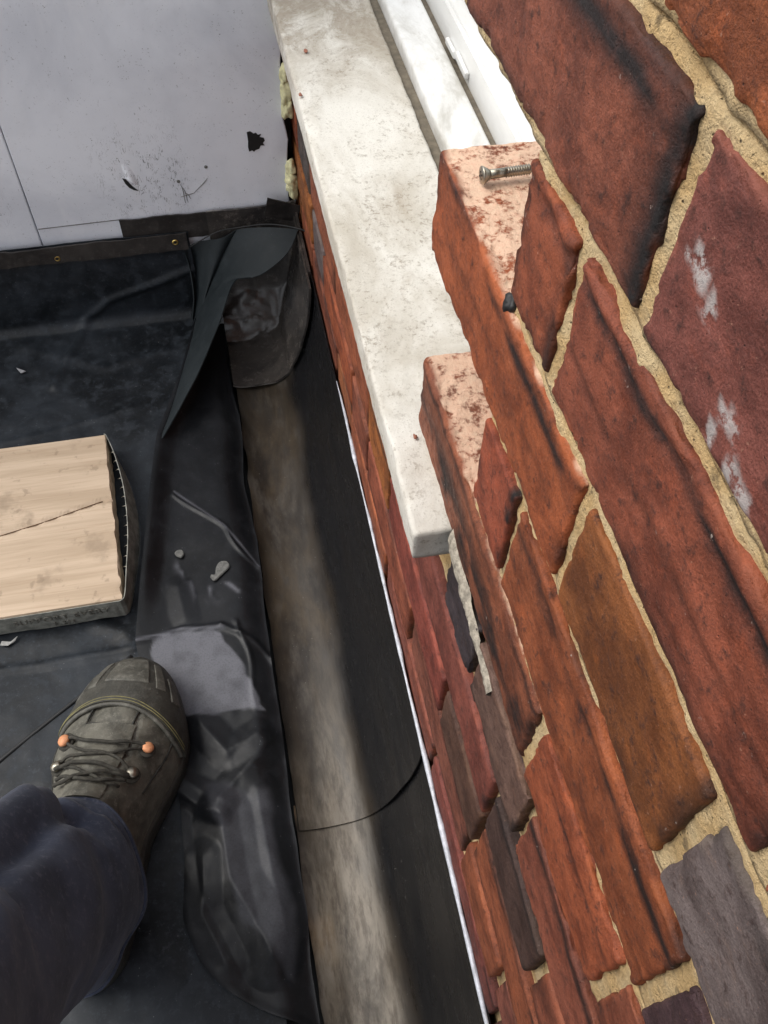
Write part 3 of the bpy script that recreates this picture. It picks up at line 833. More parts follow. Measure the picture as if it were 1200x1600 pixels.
# smooth profile points
tt = np.linspace(0, 1, 60)
cum = np.concatenate([[0], np.cumsum(np.hypot(np.diff(PD), np.diff(PZ)))]); cum /= cum[-1]
prof = np.stack([np.interp(tt, cum, PD), np.interp(tt, cum, PZ)], 1)
for _ in range(10): prof[1:-1] = .25 * prof[:-2] + .5 * prof[1:-1] + .25 * prof[2:]
def flash_piece(name, y0, y1, lift, seed, pale=0.0, left=0.0):
    ys = np.array(lin(y0, y1, .006))
    G = np.zeros((len(ys), 60, 3))
    G[..., 1] = ys[:, None]
    G[..., 0] = W - .0012 - prof[None, :, 0]
    G[..., 2] = prof[None, :, 1]
    n = fbm(np.stack([G[..., 0], G[..., 1] * .5, G[..., 2]], -1), 16, 3, seed) * .0016
    amt = sstep(0.04, .3, tt)[None]
    tx = np.gradient(prof[:, 0]); tz = np.gradient(prof[:, 1]); L = np.hypot(tx, tz)
    nx, nz = tz / L, tx / L           # outward (up and away from the wall)
    off = lift + n * amt
    G[..., 0] += (nx * off)[..., :]; G[..., 2] += (nz * off)
    # ragged left edge
    G[:, -1, 0] += .002 * fbm(np.stack([ys, ys * 0, ys * 0], 1), 25, 3, seed + 2) - left
    me = shell_mesh(name, G, .0016, flip=False)
    N0 = len(ys) * 60
    sc = np.zeros((N0 * 2, 3))
    flat = sstep(.60, .72, tt + .05 * fbm(np.stack([ys, ys * 0, ys * 0], 1), 7, 3, seed + 6)[:, None] * 0 + .0)[None] if False else None
    edge = .65 + .035 * fbm(np.stack([ys, ys * 0, ys * 0], 1), 9, 3, seed + 6)
    f = sstep(-.06, .11, tt[None] - edge[:, None])
    sc[:N0, 0] = f.ravel()
    lightness = .80 * (1 - sstep(.12, .50, ys))[:, None] * sstep(.66, .74, tt)[None] * (1 - .35 * sstep(.86, .9, tt))[None]
    sc[:N0, 2] = np.broadcast_to(lightness, (len(ys), 60)).ravel()
    if pale:
        p = sstep(.90, .93, tt[None]) * sstep(-.1, .25, fbm(np.stack([ys, ys * 0, ys * 0], 1), 12, 2, seed + 8))[:, None]
        sc[:N0, 1] = (p * pale).ravel()
    set_attr(me, 'wear_sheen', sc)
    return link(name, me, M_FLASH, FL)
flash_piece('sheet', .285, 1.10, .0034, 51)
flash_piece('sheet', -.40, .315, 0, 52, pale=1.0, left=.001)
# corner patch: heightfield of two coves meeting at the back wall
dxs = np.interp(np.linspace(0, 1, 70), np.linspace(0, 1, 60), prof[:, 0]); dxs = dxs[dxs < .142]
yd = np.concatenate([np.linspace(.0, .008, 14), np.linspace(.008, .05, 26)[1:], np.linspace(.05, .175, 44)[1:]])
def back_cove(d): return np.interp(d, [0, .002, .008, .022, .045, .07, .2], [.186, .14, .10, .045, .0, -.024, -.028])
DX, DY = np.meshgrid(dxs, yd)
a = cove(DX) + .05; b = back_cove(DY) + .05
Zp = (a ** 5 + b ** 5) ** (1 / 5) - .05
Zp = np.minimum(Zp, .19)
wr = np.exp(-((DY - .04) / .028) ** 2) * sstep(.03, .07, DX)
Pn = np.stack([DX, DY, 0 * DX], -1)
Zp = Zp + .0062 + wr * .0085 * fbm(Pn * np.array([.7, 1.6, 1]), 42, 3, 61) + .001 * fbm(Pn, 30, 2, 62)
Xp = W - .0045 - DX; Yp = YB - .006 - DY
corner = 1 - sstep(.0, .02, (.165 - DY))      # round the lower-right corner of the patch
G = np.stack([Xp, Yp, Zp], -1)
# lower edge bowed, drawn in towards the wall
G[..., 1] += sstep(.10, .175, DY) * .030 * np.exp(-(DX / .030) ** 2)
me = shell_mesh('corner_patch', G[::-1, ::-1], .004, flip=False)
M_PATCH = rubber_mat('patch_rubber', (.020, .019, .019), (.085, .074, .065), .95, (.14, .30), 0, (.46, .43, .40), .5)
dm = np.exp(-((DY - .055) / .03) ** 2) * sstep(.035, .075, DX) * sstep(-.5, .4, fbm(Pn * np.array([.6, 1.4, 1]), 40, 3, 66))  # silvery sheen along the wrinkles, painted in as pale colour
dm = np.maximum(dm, .55 * sstep(.03, .07, DX) * sstep(-.2, .7, fbm(Pn, 22, 3, 67)))
sc = np.zeros((DX.size * 2, 3)); sc[:DX.size, 0] = dm[::-1, ::-1].ravel()
set_attr(me, 'wear_sheen', sc)
link('corner_patch', me, M_PATCH, FL)
# second patch layer up the brick wall
ys = np.linspace(.985, 1.16, 40); k = np.arange(0, 46)
G = np.zeros((40, 34, 3))
for i, y in enumerate(ys):
    hi_t = .62 + .0 * i
    ts = np.linspace(.02, .50 + .10 * (1 - (y - .985) / .175), 34)
    dd = np.interp(ts, tt, prof[:, 0]); zz_ = np.interp(ts, tt, prof[:, 1])
    G[i, :, 0] = W - .0012 - dd - .0105; G[i, :, 1] = y; G[i, :, 2] = zz_ + .0105
link('side_patch', shell_mesh('side_patch', G, .003), M_PATCH, FL)
# curled tab at the top of the corner
G = np.zeros((12, 16, 3))
for i in range(12):
    for j in range(16):
        u, v = i / 11, j / 15
        G[i, j] = (.066 + .050 * v + .006 * u, YB - .009 - .010 * u * (1 - .4 * v), .178 + .036 * u - .022 * v)
tb = link('curled_tab', shell_mesh('curled_tab', G, .002), M_STRIP, FL)
# sealant bead along the top of the flashing
ys = np.linspace(-.38, .80, 240)
n = fbm(np.stack([ys, ys * 0, ys * 0], 1), 30, 3, 71); n2 = fbm(np.stack([ys, ys * 0 + 3, ys * 0], 1), 8, 2, 72)
P = np.stack([W - .0028 + .0004 * n, ys, .1685 + .0012 * n2], 1)
rad = np.clip(.0022 + .0008 * n + .0014 * np.exp(-((ys - .67) / .02) ** 2), .0009, .005) * np.interp(ys, [-.4, .45, .6, .66, .8], [1, 1, .6, .9, .4])
link('sealant_bead', tube_mesh('sealant_bead', P, rad, 8), M_SEAL, FL)

# ------------------------------------------------------------------ loose sheet along the flashing
Lp = np.array([(1.13, -.065), (1.00, -.100), (.88, -.142), (.79, -.155), (.70, -.166), (.60, -.180), (.551, -.187), (.47, -.178), (.40, -.160), (.34, -.145), (.27, -.143), (.21, -.149), (.17, -.136), (.139, -.114), (.11, -.075), (.093, -.040), (.086, -.0275)])
vs_ = np.linspace(1.13, .088, 330)
xl = np.interp(-vs_, -Lp[:, 0], Lp[:, 1])
for _ in range(6): xl[1:-1] = .25 * xl[:-2] + .5 * xl[1:-1] + .25 * xl[2:]
xr = -.0215 + .0035 * fbm(np.stack([vs_, vs_ * 0, vs_ * 0], 1), 9, 3, 81)
us = np.linspace(0, 1, 70)
Xs = xl[:, None] + (xr - xl)[:, None] * us[None]; Ys = np.repeat(vs_[:, None], 70, 1)
P3 = np.stack([Xs, Ys, 0 * Xs], -1)
h = .0075 + .0
zs_ = h + .002 * fbm(P3, 8, 2, 83)
def ridge2(pts, w, hh, seed=0, bend=.006, asym=0):
    d = seg_dist(Xs + bend * vnoise(P3 * 18, 15 + seed), Ys + bend * vnoise(P3 * 18, 19 + seed), pts)
    return hh * np.exp(-(d / w) ** 2)
# crumples between boot and flashing: folds with flat facets between them
def tent(pts, w, hh, seed=0, bend=.003):
    d = seg_dist(Xs + bend * vnoise(P3 * 16, 15 + seed), Ys + bend * vnoise(P3 * 16, 19 + seed), pts)
    t = np.clip(1 - d / w, 0, 1)
    return hh * t
low = 1 - sstep(.42, .47, Ys)
zs_ += low * (.0012 * fbm(P3 * np.array([1, .8, 1]), 26, 3, 85) + .003 * fbm(P3 * np.array([1.3, .45, 1]), 11, 2, 86))
for pts, w, hh in [([(-.187, .551), (-.13, .556), (-.076, .549)], .003, .003), ([(-.076, .549), (-.04, .525), (-.013, .491)], .003, .003),
                   ([(-.124, .778), (-.061, .71), (-.02, .638)], .0022, .0030), ([(-.055, .55), (-.05, .50), (-.047, .43)], .003, .0025)]:
    zs_ += ridge2(pts, w, hh, len(pts))
for i, (pts, w, hh) in enumerate([([(-.155, .372), (-.12, .345), (-.095, .325)], .016, .007), ([(-.15, .350), (-.12, .318), (-.10, .308)], .012, .006), ([(-.10, .325), (-.075, .352), (-.040, .385)], .024, .007),
                   ([(-.115, .425), (-.085, .385), (-.05, .40)], .022, .006), ([(-.098, .305), (-.092, .24), (-.06, .16)], .034, .010), ([(-.055, .33), (-.05, .25), (-.045, .18)], .026, .006),
                   ([(-.125, .27), (-.13, .21), (-.11, .16)], .022, .005),                    ([(-.13, .62), (-.12, .57)], .02, .003)]):
    zs_ += tent(pts, w, hh, i)
# edges: the left one curls up a little, the right one drops towards the flashing
dl = Xs - xl[:, None]; dr = xr[:, None] - Xs
zs_ += .016 * np.exp(-(dl / .020) ** 2) * sstep(.52, .66, Ys) + .002 * np.exp(-(dl / .012) ** 2) * (1 - sstep(.3, .36, Ys))
zs_ -= .012 * np.exp(-(dr / .018) ** 2)
zs_ = np.maximum(zs_, .004 - .02 * np.exp(-(dr / .015) ** 2))
G = np.stack([Xs, Ys, zs_], -1)
me = shell_mesh('loose_membrane', G, .0016)
sc = np.zeros((330 * 70 * 2, 3))
s1 = np.exp(-(seg_dist(Xs, Ys, [(-.187, .551), (-.13, .556), (-.076, .549)]) / .0022) ** 2) * .7
s1 = np.maximum(s1, .6 * np.exp(-(seg_dist(Xs, Ys, [(-.124, .778), (-.061, .71), (-.02, .638)]) / .0016) ** 2))
for pts, w in [([(-.125, .655), (-.108, .625), (-.10, .59)], .006), ([(-.075, .628), (-.052, .60)], .003), ([(-.09, .61), (-.08, .59)], .005), ([(-.115, .67), (-.105, .66)], .004)]:
    s1 = np.maximum(s1, .75 * np.exp(-(seg_dist(Xs, Ys, pts) / w) ** 2) * sstep(-.5, .4, fbm(P3 * np.array([1, .5, 1]), 60, 3, 88)))
def convex(pts, soft, seed):
    d = np.full(Xs.shape, 9e9); w = .006 * fbm(P3, 28, 3, seed)
    for (x0, y0), (x1, y1) in zip(pts, pts[1:] + pts[:1]):
        L = math.hypot(x1 - x0, y1 - y0)
        d = np.minimum(d, ((x1 - x0) * (Ys - y0) - (y1 - y0) * (Xs - x0)) / L)
    return sstep(-soft, soft, d + w)
# sky sheen painted into the rubber's colour as pale patches
sky_sheen = convex([(-.170, .552), (-.165, .43), (-.10, .43), (-.034, .418), (-.052, .475), (-.078, .546)], .002, 301) * .85
sky_sheen = np.maximum(sky_sheen, .30 * convex([(-.115, .35), (-.09, .20), (-.045, .14), (-.033, .20), (-.045, .33)], .006, 302) * sstep(-.7, .3, fbm(P3 * np.array([1, .6, 1]), 22, 3, 303)))
s1 = np.maximum(s1, sky_sheen * np.clip(.9 + .25 * fbm(P3, 60, 3, 304), 0, 1))
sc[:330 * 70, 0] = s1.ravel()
set_attr(me, 'wear_sheen', sc)
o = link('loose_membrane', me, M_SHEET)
tag(o, 'loose crumpled black rubber strip lying between the boot and the wall flashing', 'rubber sheet')

# ------------------------------------------------------------------ the raised fold in the corner
def spline(pts, n):
    P = np.array(pts, float); t = np.linspace(0, len(P) - 1, n); out = []
    for s in t:
        i = min(int(s), len(P) - 2); f = s - i
        p0 = P[max(i - 1, 0)]; p1 = P[i]; p2 = P[i + 1]; p3 = P[min(i + 2, len(P) - 1)]
        out.append(.5 * ((2 * p1) + (-p0 + p2) * f + (2 * p0 - 5 * p1 + 4 * p2 - p3) * f * f + (-p0 + 3 * p1 - 3 * p2 + p3) * f ** 3))
    return np.array(out)
NF = 80
Lc = spline([(.021, 1.150, .165), (-.008, 1.146, .120), (-.040, 1.136, .064), (-.066, 1.112, .024), (-.083, 1.065, .014), (-.122, .925, .012), (-.146, .868, .010)], NF)
Rc = spline([(.112, 1.118, .176), (.088, 1.082, .160), (.045, 1.070, .138), (.006, 1.086, .117), (-.028, 1.022, .092), (-.072, .945, .064), (-.115, .889, .036), (-.142, .866, .012)], NF)
vv = np.linspace(0, 1, 24)
G = Lc[:, None] * (1 - vv)[None, :, None] + Rc[:, None] * vv[None, :, None]
bul = np.sin(np.pi * vv)[None] * np.interp(np.linspace(0, 1, NF), [0, .3, .7, 1], [.006, .010, .006, .0])[:, None]
G[..., 0] -= bul * .5; G[..., 2] += bul * .8
G[..., 2] += .0012 * fbm(G, 25, 2, 91)
fold = empty('membrane_fold', (-.05, 1.0, .01))
tag(fold, 'grey-green raised fold of membrane twisting out of the far corner', 'membrane fold')
link('flap', shell_mesh('flap', G[:, ::-1], .0016), M_FLAP, fold)
# gathered ear between the upstand and the flap
Aedge = spline([(-.066, 1.158, .132), (-.062, 1.150, .095), (-.064, 1.136, .05), (-.075, 1.115, .012)], 30)
Bedge = spline([(.020, 1.151, .164), (-.008, 1.147, .120), (-.040, 1.137, .064), (-.064, 1.113, .022)], 30)
G = Aedge[:, None] * (1 - vv)[None, :, None] + Bedge[:, None] * vv[None, :, None]
G[..., 1] += .014 * np.sin(np.pi * 2 * vv)[None] * np.linspace(.4, 1, 30)[:, None] + .012 * np.exp(-((vv - .12) / .1) ** 2)[None] * sstep(0, .3, np.linspace(0, 1, 30))[:, None]
link('gather', shell_mesh('gather', G, .0016), M_FLAP, fold)
# thin top lip from the fold to the brick wall
P = spline([(-.056, 1.153, .140), (-.012, 1.150, .164), (.021, 1.149, .169), (.07, 1.140, .176), (.112, 1.119, .1785), (.1235, 1.098, .185)], 40)
link('top_lip', tube_mesh('top_lip', P, np.linspace(.0008, .0016, 40), 6), M_BLACK, fold)

# ------------------------------------------------------------------ scaffold board end with its metal band
bd = empty('scaffold_board', (-.3, .73, 0))
tag(bd, 'pale scaffold board end with a bent metal band lying on the membrane', 'board')
xr_f = lambda t: -.2125 + .0165 * t           # end edge, t=0 far, t=1 near
xs = np.concatenate([np.linspace(-1.3, -.42, 12), np.linspace(-.415, 0, 70)])
nys = 46
V = []; ids = []
yb0, yb1 = .595, .877
xs_n = np.concatenate([np.linspace(0, .82, 14), np.linspace(.83, 1, 40)])
ys_n = np.linspace(0, 1, nys)
V, F = box_grid(list(xs_n), list(ys_n), [0, .2, .45, .75, .9, 1])
y_ = yb0 + (yb1 - yb0) * V[:, 1]
xe = -.2125 + .0165 * (1 - V[:, 1]) + .0016 * fbm(np.stack([y_ * 0, y_, V[:, 2]], 1), 90, 3, 101) * (V[:, 0] > .97)
x_ = -1.3 + (xe + 1.3) * V[:, 0]
z_ = .0055 + .034 * V[:, 2]
tp = V[:, 2] > .99
z_ = z_ + np.where(tp, .0006 * fbm(np.stack([x_ * .1, y_, y_ * 0], 1), 70, 3, 102), 0)
# the split running along the grain
ycr = np.interp(x_, [-.5, -.36, -.30, -.22], [.675, .722, .735, .757])
z_ = z_ - tp * .004 * np.exp(-((y_ - ycr) / .0035) ** 2)
y_ = y_ - np.where((V[:, 1] < .01) & (V[:, 2] > .95), -.0015, 0)
link('plank', mesh_np('plank', np.stack([x_, y_, z_], 1), F), M_WOOD, bd, smooth=False)
# dark thin line of the split
t_ = np.linspace(0, 1, 40); px = -.5 + .282 * t_; py = np.interp(px, [-.5, -.36, -.30, -.22], [.675, .722, .735, .757])
link('split', tube_mesh('split', np.stack([px, py, 0 * px + .0378], 1), .0007, 6), simple('split_brown', (.10, .05, .022), .9), bd)
# band: near long side, round the corner and bowed off the end
Pb = spline([(-.62, .5925, 0), (-.40, .5925, 0), (-.25, .5925, 0), (-.206, .5925, 0), (-.1965, .5935, 0), (-.1915, .602, 0), (-.1885, .64, 0), (-.1850, .70, 0), (-.1880, .77, 0), (-.198, .83, 0), (-.2095, .872, 0), (-.214, .879, 0)], 130)
G = np.zeros((130, 8, 3))
for j in range(8):
    v = j / 7
    G[:, j] = Pb; G[:, j, 2] = .004 + v * (.0365 if True else 0)
    G[:, j, 2] += np.where(v < .1, .002 * fbm(Pb, 40, 3, 111), 0)
    bulge = .0012 * math.sin(v * math.pi)
    G[:, j, 1] -= bulge * (Pb[:, 0] < -.205)
G[..., 0] += .009 * (1 - np.linspace(0, 1, 8))[None] * ((Pb[:, 1] > .60) * np.sin(np.clip((Pb[:, 1] - .60) / .28, 0, 1) * math.pi))[:, None]
band = link('end_band', shell_mesh('end_band', G, .0010), M_BAND, bd)
for i in range(13):
    y = .645 + i * .0165
    xb = np.interp(y, Pb[58:, 1], Pb[58:, 0])
    P = np.array([(xb + .0004, y, .0385), (xb - .003, y + .0006, .0375), (xb - .0062, y + .0016, .0355 - .001 * (i % 3))])
    link('band_tooth', tube_mesh('band_tooth', P, [.0009, .0007, .0004], 6), M_STEEL, bd)
for txt, x, z, s in (('SUPPORT EVERY', -.3325, .0225, .0145), ('1.2M', -.288, .0085, .0125)):
    cu = bpy.data.curves.new('embossed_text', 'FONT'); cu.body = txt; cu.size = s; cu.extrude = .0004; cu.space_character = 1.15
    to = bpy.data.objects.new('tmp', cu); COL.objects.link(to)
    bpy.context.view_layer.update()
    me = bpy.data.meshes.new_from_object(to); bpy.data.objects.remove(to)
    o = link('embossed_text', me, simple('embossed', (.17, .165, .14), .7, .2, .2), bd, (x, .5905, z), smooth=False)
    o.rotation_euler = (math.pi / 2, 0, 0)

# ------------------------------------------------------------------ screw and dark plug on the exposed brick
sc_ = empty('loose_screw', (.146, .384, .7395))
tag(sc_, 'dull countersunk screw lying on the exposed brick top', 'screw')
ang = math.radians(3)
me = lathe_mesh('head', [(.0006, .0009), (.0042, .0004), (.0047, 0), (.0045, -.0007), (.0025, -.0042)], 20)
hd = link('head', me, M_STEEL, sc_, (.1350, .3805, .7412)); hd.rotation_euler = (0, -math.pi / 2, ang)
for a in (.6, .6 + math.pi / 2):
    bm = bmesh.new(); bmesh.ops.create_cube(bm, size=1)
    for v in bm.verts: v.co = (v.co.x * .0046, v.co.y * .0010, v.co.z * .0010 + .0004)
    me = bpy.data.meshes.new('cross_slot'); bm.to_mesh(me); bm.free()
    c_ = bpy.data.objects.new('cross_slot', me); COL.objects.link(c_); me.materials.append(M_BLACK); c_.parent = hd; c_.rotation_euler = (0, 0, a)
pr = [(.0025, -.004), (.0024, -.0125)]
z = -.0125
while z > -.026:
    pr += [(.0020, z), (.0028, z - .0006), (.0020, z - .0012)]; z -= .0014
pr += [(.0018, -.0275), (.0002, -.032)]
me = lathe_mesh('shank', pr, 14)
sh = link('shank', me, M_STEEL, sc_, (.1350, .3805, .7412)); sh.rotation_euler = (0, -math.pi / 2, ang)

pl = lump('charred_lump', (.1255, .2865, .7375), (.0058, .0042, .0048), M_BLACK, 131, rough=.35)
tag(pl, 'small charred black lump on the brick ledge below the screw', 'lump')

# ------------------------------------------------------------------ debris on the membrane and the sill
def splat(name, pts, z, th, m, label, cat):
    bm = bmesh.new()
    f = bm.faces.new([bm.verts.new((x, y, z)) for x, y in pts])
    r = bmesh.ops.extrude_face_region(bm, geom=[f])
    for v in r['geom']:
        if isinstance(v, bmesh.types.BMVert): v.co.z += th
    bmesh.ops.recalc_face_normals(bm, faces=bm.faces)
    bmesh.ops.bevel(bm, geom=[e for e in bm.edges], offset=th * .3, segments=2, affect='EDGES')
    me = bpy.data.meshes.new(name); bm.to_mesh(me); bm.free()
    return tag(link(name, me, m, smooth=False), label, cat)
def blob_pts(pts, n=40):
    return [tuple(p) for p in spline(list(pts) + [pts[0]], n)[:-1]]
splat('putty_blob', blob_pts([(-.086, .626), (-.081, .619), (-.074, .624), (-.066, .631), (-.059, .638), (-.062, .647), (-.071, .648), (-.077, .640), (-.079, .629), (-.084, .630)]), .0085, .003, M_PUTTY, 'comma-shaped grey putty blob on the loose rubber strip', 'putty')
splat('putty_blob', blob_pts([(-.128, .668), (-.122, .664), (-.118, .669), (-.120, .676), (-.126, .677), (-.130, .673)]), .0085, .003, M_PUTTY, 'small round grey putty blob near the rubber strip edge', 'putty')
splat('slate_chip', [(-.357, 1.077), (-.341, 1.066), (-.349, 1.063)], .003, .002, simple('pale_chip', (.30, .30, .31), .8), 'pale triangular chip on the membrane near the back upstand', 'chip')
splat('paint_flake', [(-.355, .577), (-.345, .575), (-.336, .581), (-.334, .587), (-.342, .580), (-.353, .583)], .004, .0015, simple('pale_flake', (.42, .42, .40), .8), 'pale curled flake on the membrane in front of the board', 'flake')
for (x, y, s, lab) in ((.1195, .975, .004, 'reddish brick crumb on the far part of the stone sill'), (.1005, .885, .0035, 'reddish brick crumb at the outer edge of the stone sill'), (.1165, .4005, .0028, 'tiny red brick crumb on the sill beside the lower toothed brick')):
    c = lump('brick_crumb', (x, y, .5145 + s * .3), (s * .55, s * .95, s * .3), M_BRICK, int(x * 9999), rough=.4)
    c.color = (.30, .14, .10, 1); tag(c, lab, 'crumb')

# fine grit scattered over the membrane
rng = np.random.RandomState(5)
Vs, Fs = [], []
gy = G_MEMB
for i in range(420):
    x = rng.uniform(-.46, -.06); y = rng.uniform(.05, 1.13)
    if -.50 < x < -.19 and .58 < y < .885: continue
    if rng.rand() < .35: y = rng.uniform(.9, 1.12)
    ix = np.argmin(np.abs(mx - x)); iy = np.argmin(np.abs(my - y))
    z = gy[iy, ix, 2] + .0004
    if x > np.interp(-y, -Lp[:, 0], Lp[:, 1]) - .004: continue
    sz = .0005 + .0018 * rng.rand() ** 4
    R_ = np.array([(1, 0, 0), (-.5, .8, 0), (-.6, -.8, .1), (.1, .1, .9), (0, 0, -.6)]) * rng.uniform(.6, 1.3, (5, 3)) * sz
    a = rng.uniform(0, 6.28); ca, sa = math.cos(a), math.sin(a)
    R_ = R_ @ np.array([(ca, -sa, 0), (sa, ca, 0), (0, 0, 1)])
    o_ = len(Vs) * 5
    Vs.append(R_ + np.array((x, y, z))); Fs += [(o_, o_ + 1, o_ + 3), (o_ + 1, o_ + 2, o_ + 3), (o_ + 2, o_, o_ + 3), (o_, o_ + 4, o_ + 1), (o_ + 1, o_ + 4, o_ + 2), (o_ + 2, o_ + 4, o_)]
gr = link('grit', mesh_np('grit', np.concatenate(Vs), Fs), simple('pale_grit', (.17, .17, .17), .9, 0, .6, 15), smooth=False)
tag(gr, 'fine pale grit scattered over the roof membrane', 'grit', kind='stuff')

# ------------------------------------------------------------------ the photographer's leg
person = None
H0 = np.array((-.251, .162)); T0 = np.array((-.180, .507))
AX = T0 - H0; LEN = np.linalg.norm(AX); AX /= LEN; SD = np.array((AX[1], -AX[0]))     # SD points to the right
SS = [0, .02, .08, .18, .30, .42, .52, .62, .72, .80, .87, .93, .97, 1.0]
HW = [.004, .020, .034, .0385, .0385, .043, .0555, .0675, .0665, .0580, .0490, .0375, .026, .004]
CO = [0, 0, 0, .0, .000, -.002, -.002, -.001, .002, .003, .003, .003, .003, .003]
HT = [.070, .105, .140, .160, .160, .146, .124, .107, .096, .089, .0805, .067, .052, .034]
def smooth_interp(s, a, b): 
    return np.interp(s, a, b)
_s = np.linspace(0, 1, 400)
def sm_tab(tab):
    t = np.interp(_s, SS, tab)
    for _ in range(60):
        t[1:-1] = .25 * t[:-2] + .5 * t[1:-1] + .25 * t[2:]
    return t
hwT, coT, htT = sm_tab(HW), sm_tab(CO), sm_tab(HT)
def boot_pt(s, th, off=0.0, z0=.024):
    """th: 0 right side .. pi left side over the top"""
    s = np.asarray(s, float); th = np.asarray(th, float)
    hw = np.interp(s, _s, hwT); co = np.interp(s, _s, coT); ht = np.interp(s, _s, htT)
    c, sn = np.cos(th), np.sin(th)
    a = np.sign(c) * np.abs(c) ** .82 * (hw + off); zz = z0 + (ht - z0 + off) * np.abs(sn) ** .85
    base = H0 + (s * LEN + off * (s - .5) * 1.2)[..., None] * AX
    xy = base + (a + co)[..., None] * SD
    return np.concatenate([xy, zz[..., None]], -1)
def boot_grid(s0, s1, ns, t0, t1, nt, off, sfun=None):
    th = np.linspace(t0, t1, nt); u = np.linspace(0, 1, ns)
    TH = np.repeat(th[None], ns, 0)
    a = s0(TH) if callable(s0) else s0
    Sg = a + (s1 - a) * u[:, None]
    return boot_pt(Sg + 0 * TH, TH, off), Sg + 0 * TH, TH

# trousers
Lc_ = spline([(-.243, .240, .085), (-.249, .226, .13), (-.258, .188, .21), (-.262, .128, .30), (-.260, .072, .40), (-.252, .012, .50), (-.232, -.06, .62), (-.222, -.16, .80), (-.22, -.24, .95)], 120)
Rd = np.interp(np.linspace(0, 1, 120), np.linspace(0, 1, 9), [.070, .073, .076, .079, .082, .087, .098, .110, .120])
NA = 128
NB = 120
G = np.zeros((120, NA, 3))
T = np.gradient(Lc_, axis=0); T /= np.linalg.norm(T, axis=1, keepdims=True)
for i in range(120):
    xax = np.array([1.0, 0, 0]); xax -= (xax @ T[i]) * T[i]; xax /= np.linalg.norm(xax)
    yax = np.cross(T[i], xax)
    for j in range(NA):
        a = 2 * math.pi * j / NA
        G[i, j] = (math.cos(a), math.sin(a), 0)
        ca, sa = math.cos(a), math.sin(a)
        t = i / 119
        r = Rd[i]
        G[i, j] = Lc_[i] + r * (ca * xax * .92 + sa * yax * 1.06)
ii = np.linspace(0, 1, 120)[:, None]; aa = np.linspace(0, 2 * math.pi, NA, endpoint=False)[None]
front = (np.sin(aa))      # +1 faces forward/up
# folds: a bulged roll above the hem and long creases running up the shin
q = np.stack([np.cos(aa) * .5 + 0 * ii, np.sin(aa) * .5 + 0 * ii, ii * 3.0 + 0 * aa], -1)
f1 = fbm(q, 2.0, 2, 141) * .008 + fbm(q * np.array([1, 1, 1.6]), 3.2, 2, 142) * .0025
roll = .004 * np.exp(-((ii - (.225 + .05 * np.cos(aa + .6))) / .035) ** 2) - .004 * np.exp(-((ii - (.165 + .06 * np.cos(aa + .6))) / .030) ** 2)
crease = -.012 * np.exp(-((aa - 1.05 - .9 * (ii - .2)) / .16) ** 2) * sstep(.06, .2, ii) + .010 * np.exp(-((aa - 1.45 - .9 * (ii - .2)) / .2) ** 2) * sstep(.05, .2, ii)
def ledge(c0, c1, ph, h, w1, w2, a0, aw):
    dd = ii - (c0 + c1 * np.cos(aa - ph)) + .012 * vnoise(np.stack([np.cos(aa) * 2 + 0 * ii, np.sin(aa) * 2 + 0 * ii, ii * 6 + 0 * aa], -1), 7)
    mask = np.exp(-((np.angle(np.exp(1j * (aa - a0)))) / aw) ** 2)
    return h * mask * np.where(dd > 0, np.exp(-(dd / w1) ** 1.0), np.exp(-((dd / w2) ** 2)))
f1 = f1 + ledge(.150, .030, .4, .013, .07, .006, 1.9, 1.3) + ledge(.255, -.05, .9, .012, .09, .008, 2.3, 1.0) + ledge(.36, .06, .2, .010, .08, .010, 1.2, .9) + ledge(.085, .02, 1.2, .007, .05, .005, .9, .9) + ledge(.47, -.05, 2.0, .012, .1, .012, 1.8, 1.1)
d = f1 + roll * (.4 + .6 * sstep(-.4, .6, front)) + crease
Ctr = Lc_[:, None]
dirv = G - Ctr; dirv /= np.linalg.norm(dirv, axis=2, keepdims=True)
G = G + dirv * d[..., None]
# hem rises over the instep, drops behind the heel
hem = np.exp(-(ii / .10) ** 2)
G[..., 2] += hem * (.034 * front + .002)
G[..., 1] += hem * .010 * front
G[..., 2] = np.maximum(G[..., 2], .03)
per_me = None
def body_leg():
    P = spline([(-.249, .215, .12), (-.258, .18, .22), (-.260, .085, .38), (-.248, -.015, .54), (-.224, -.16, .80), (-.22, -.23, .93)], 40)
    return tube_mesh('person', P, np.interp(np.linspace(0, 1, 40), [0, .3, .55, 1], [.034, .042, .046, .065]), 20)
person = link('person', body_leg(), M_SKIN)
tag(person, 'photographer in dark blue work trousers and a scuffed dark boot, one leg in view', 'person')
n_, m_ = 120, NA
inner = Ctr + (G - Ctr) * .955
V = np.concatenate([G.reshape(-1, 3), inner[:30].reshape(-1, 3)])
F = grid_faces(n_, m_, 0, True) + [tuple(reversed(f)) for f in grid_faces(30, m_, n_ * m_, True)]
F += [(n_ * m_ + j, n_ * m_ + (j + 1) % m_, (j + 1) % m_, j) for j in range(m_)]
F.append(tuple((n_ - 1) * m_ + k for k in range(m_)))
link('trousers', mesh_np('trousers', V, F), M_DENIM, person)
# turned hem with a row of stitches
Gt = G
ring = G[3].copy(); cen = ring.mean(0)
ring = cen + (ring - cen) * 1.012
link('hem', tube_mesh('hem', np.concatenate([G[1], G[1][:1]]) + (np.concatenate([G[1], G[1][:1]]) - cen) * .006, .0026, 8, caps=False), M_DENIM, person)
# boot
boot = empty('boot', (-.22, .33, 0)); boot.parent = person
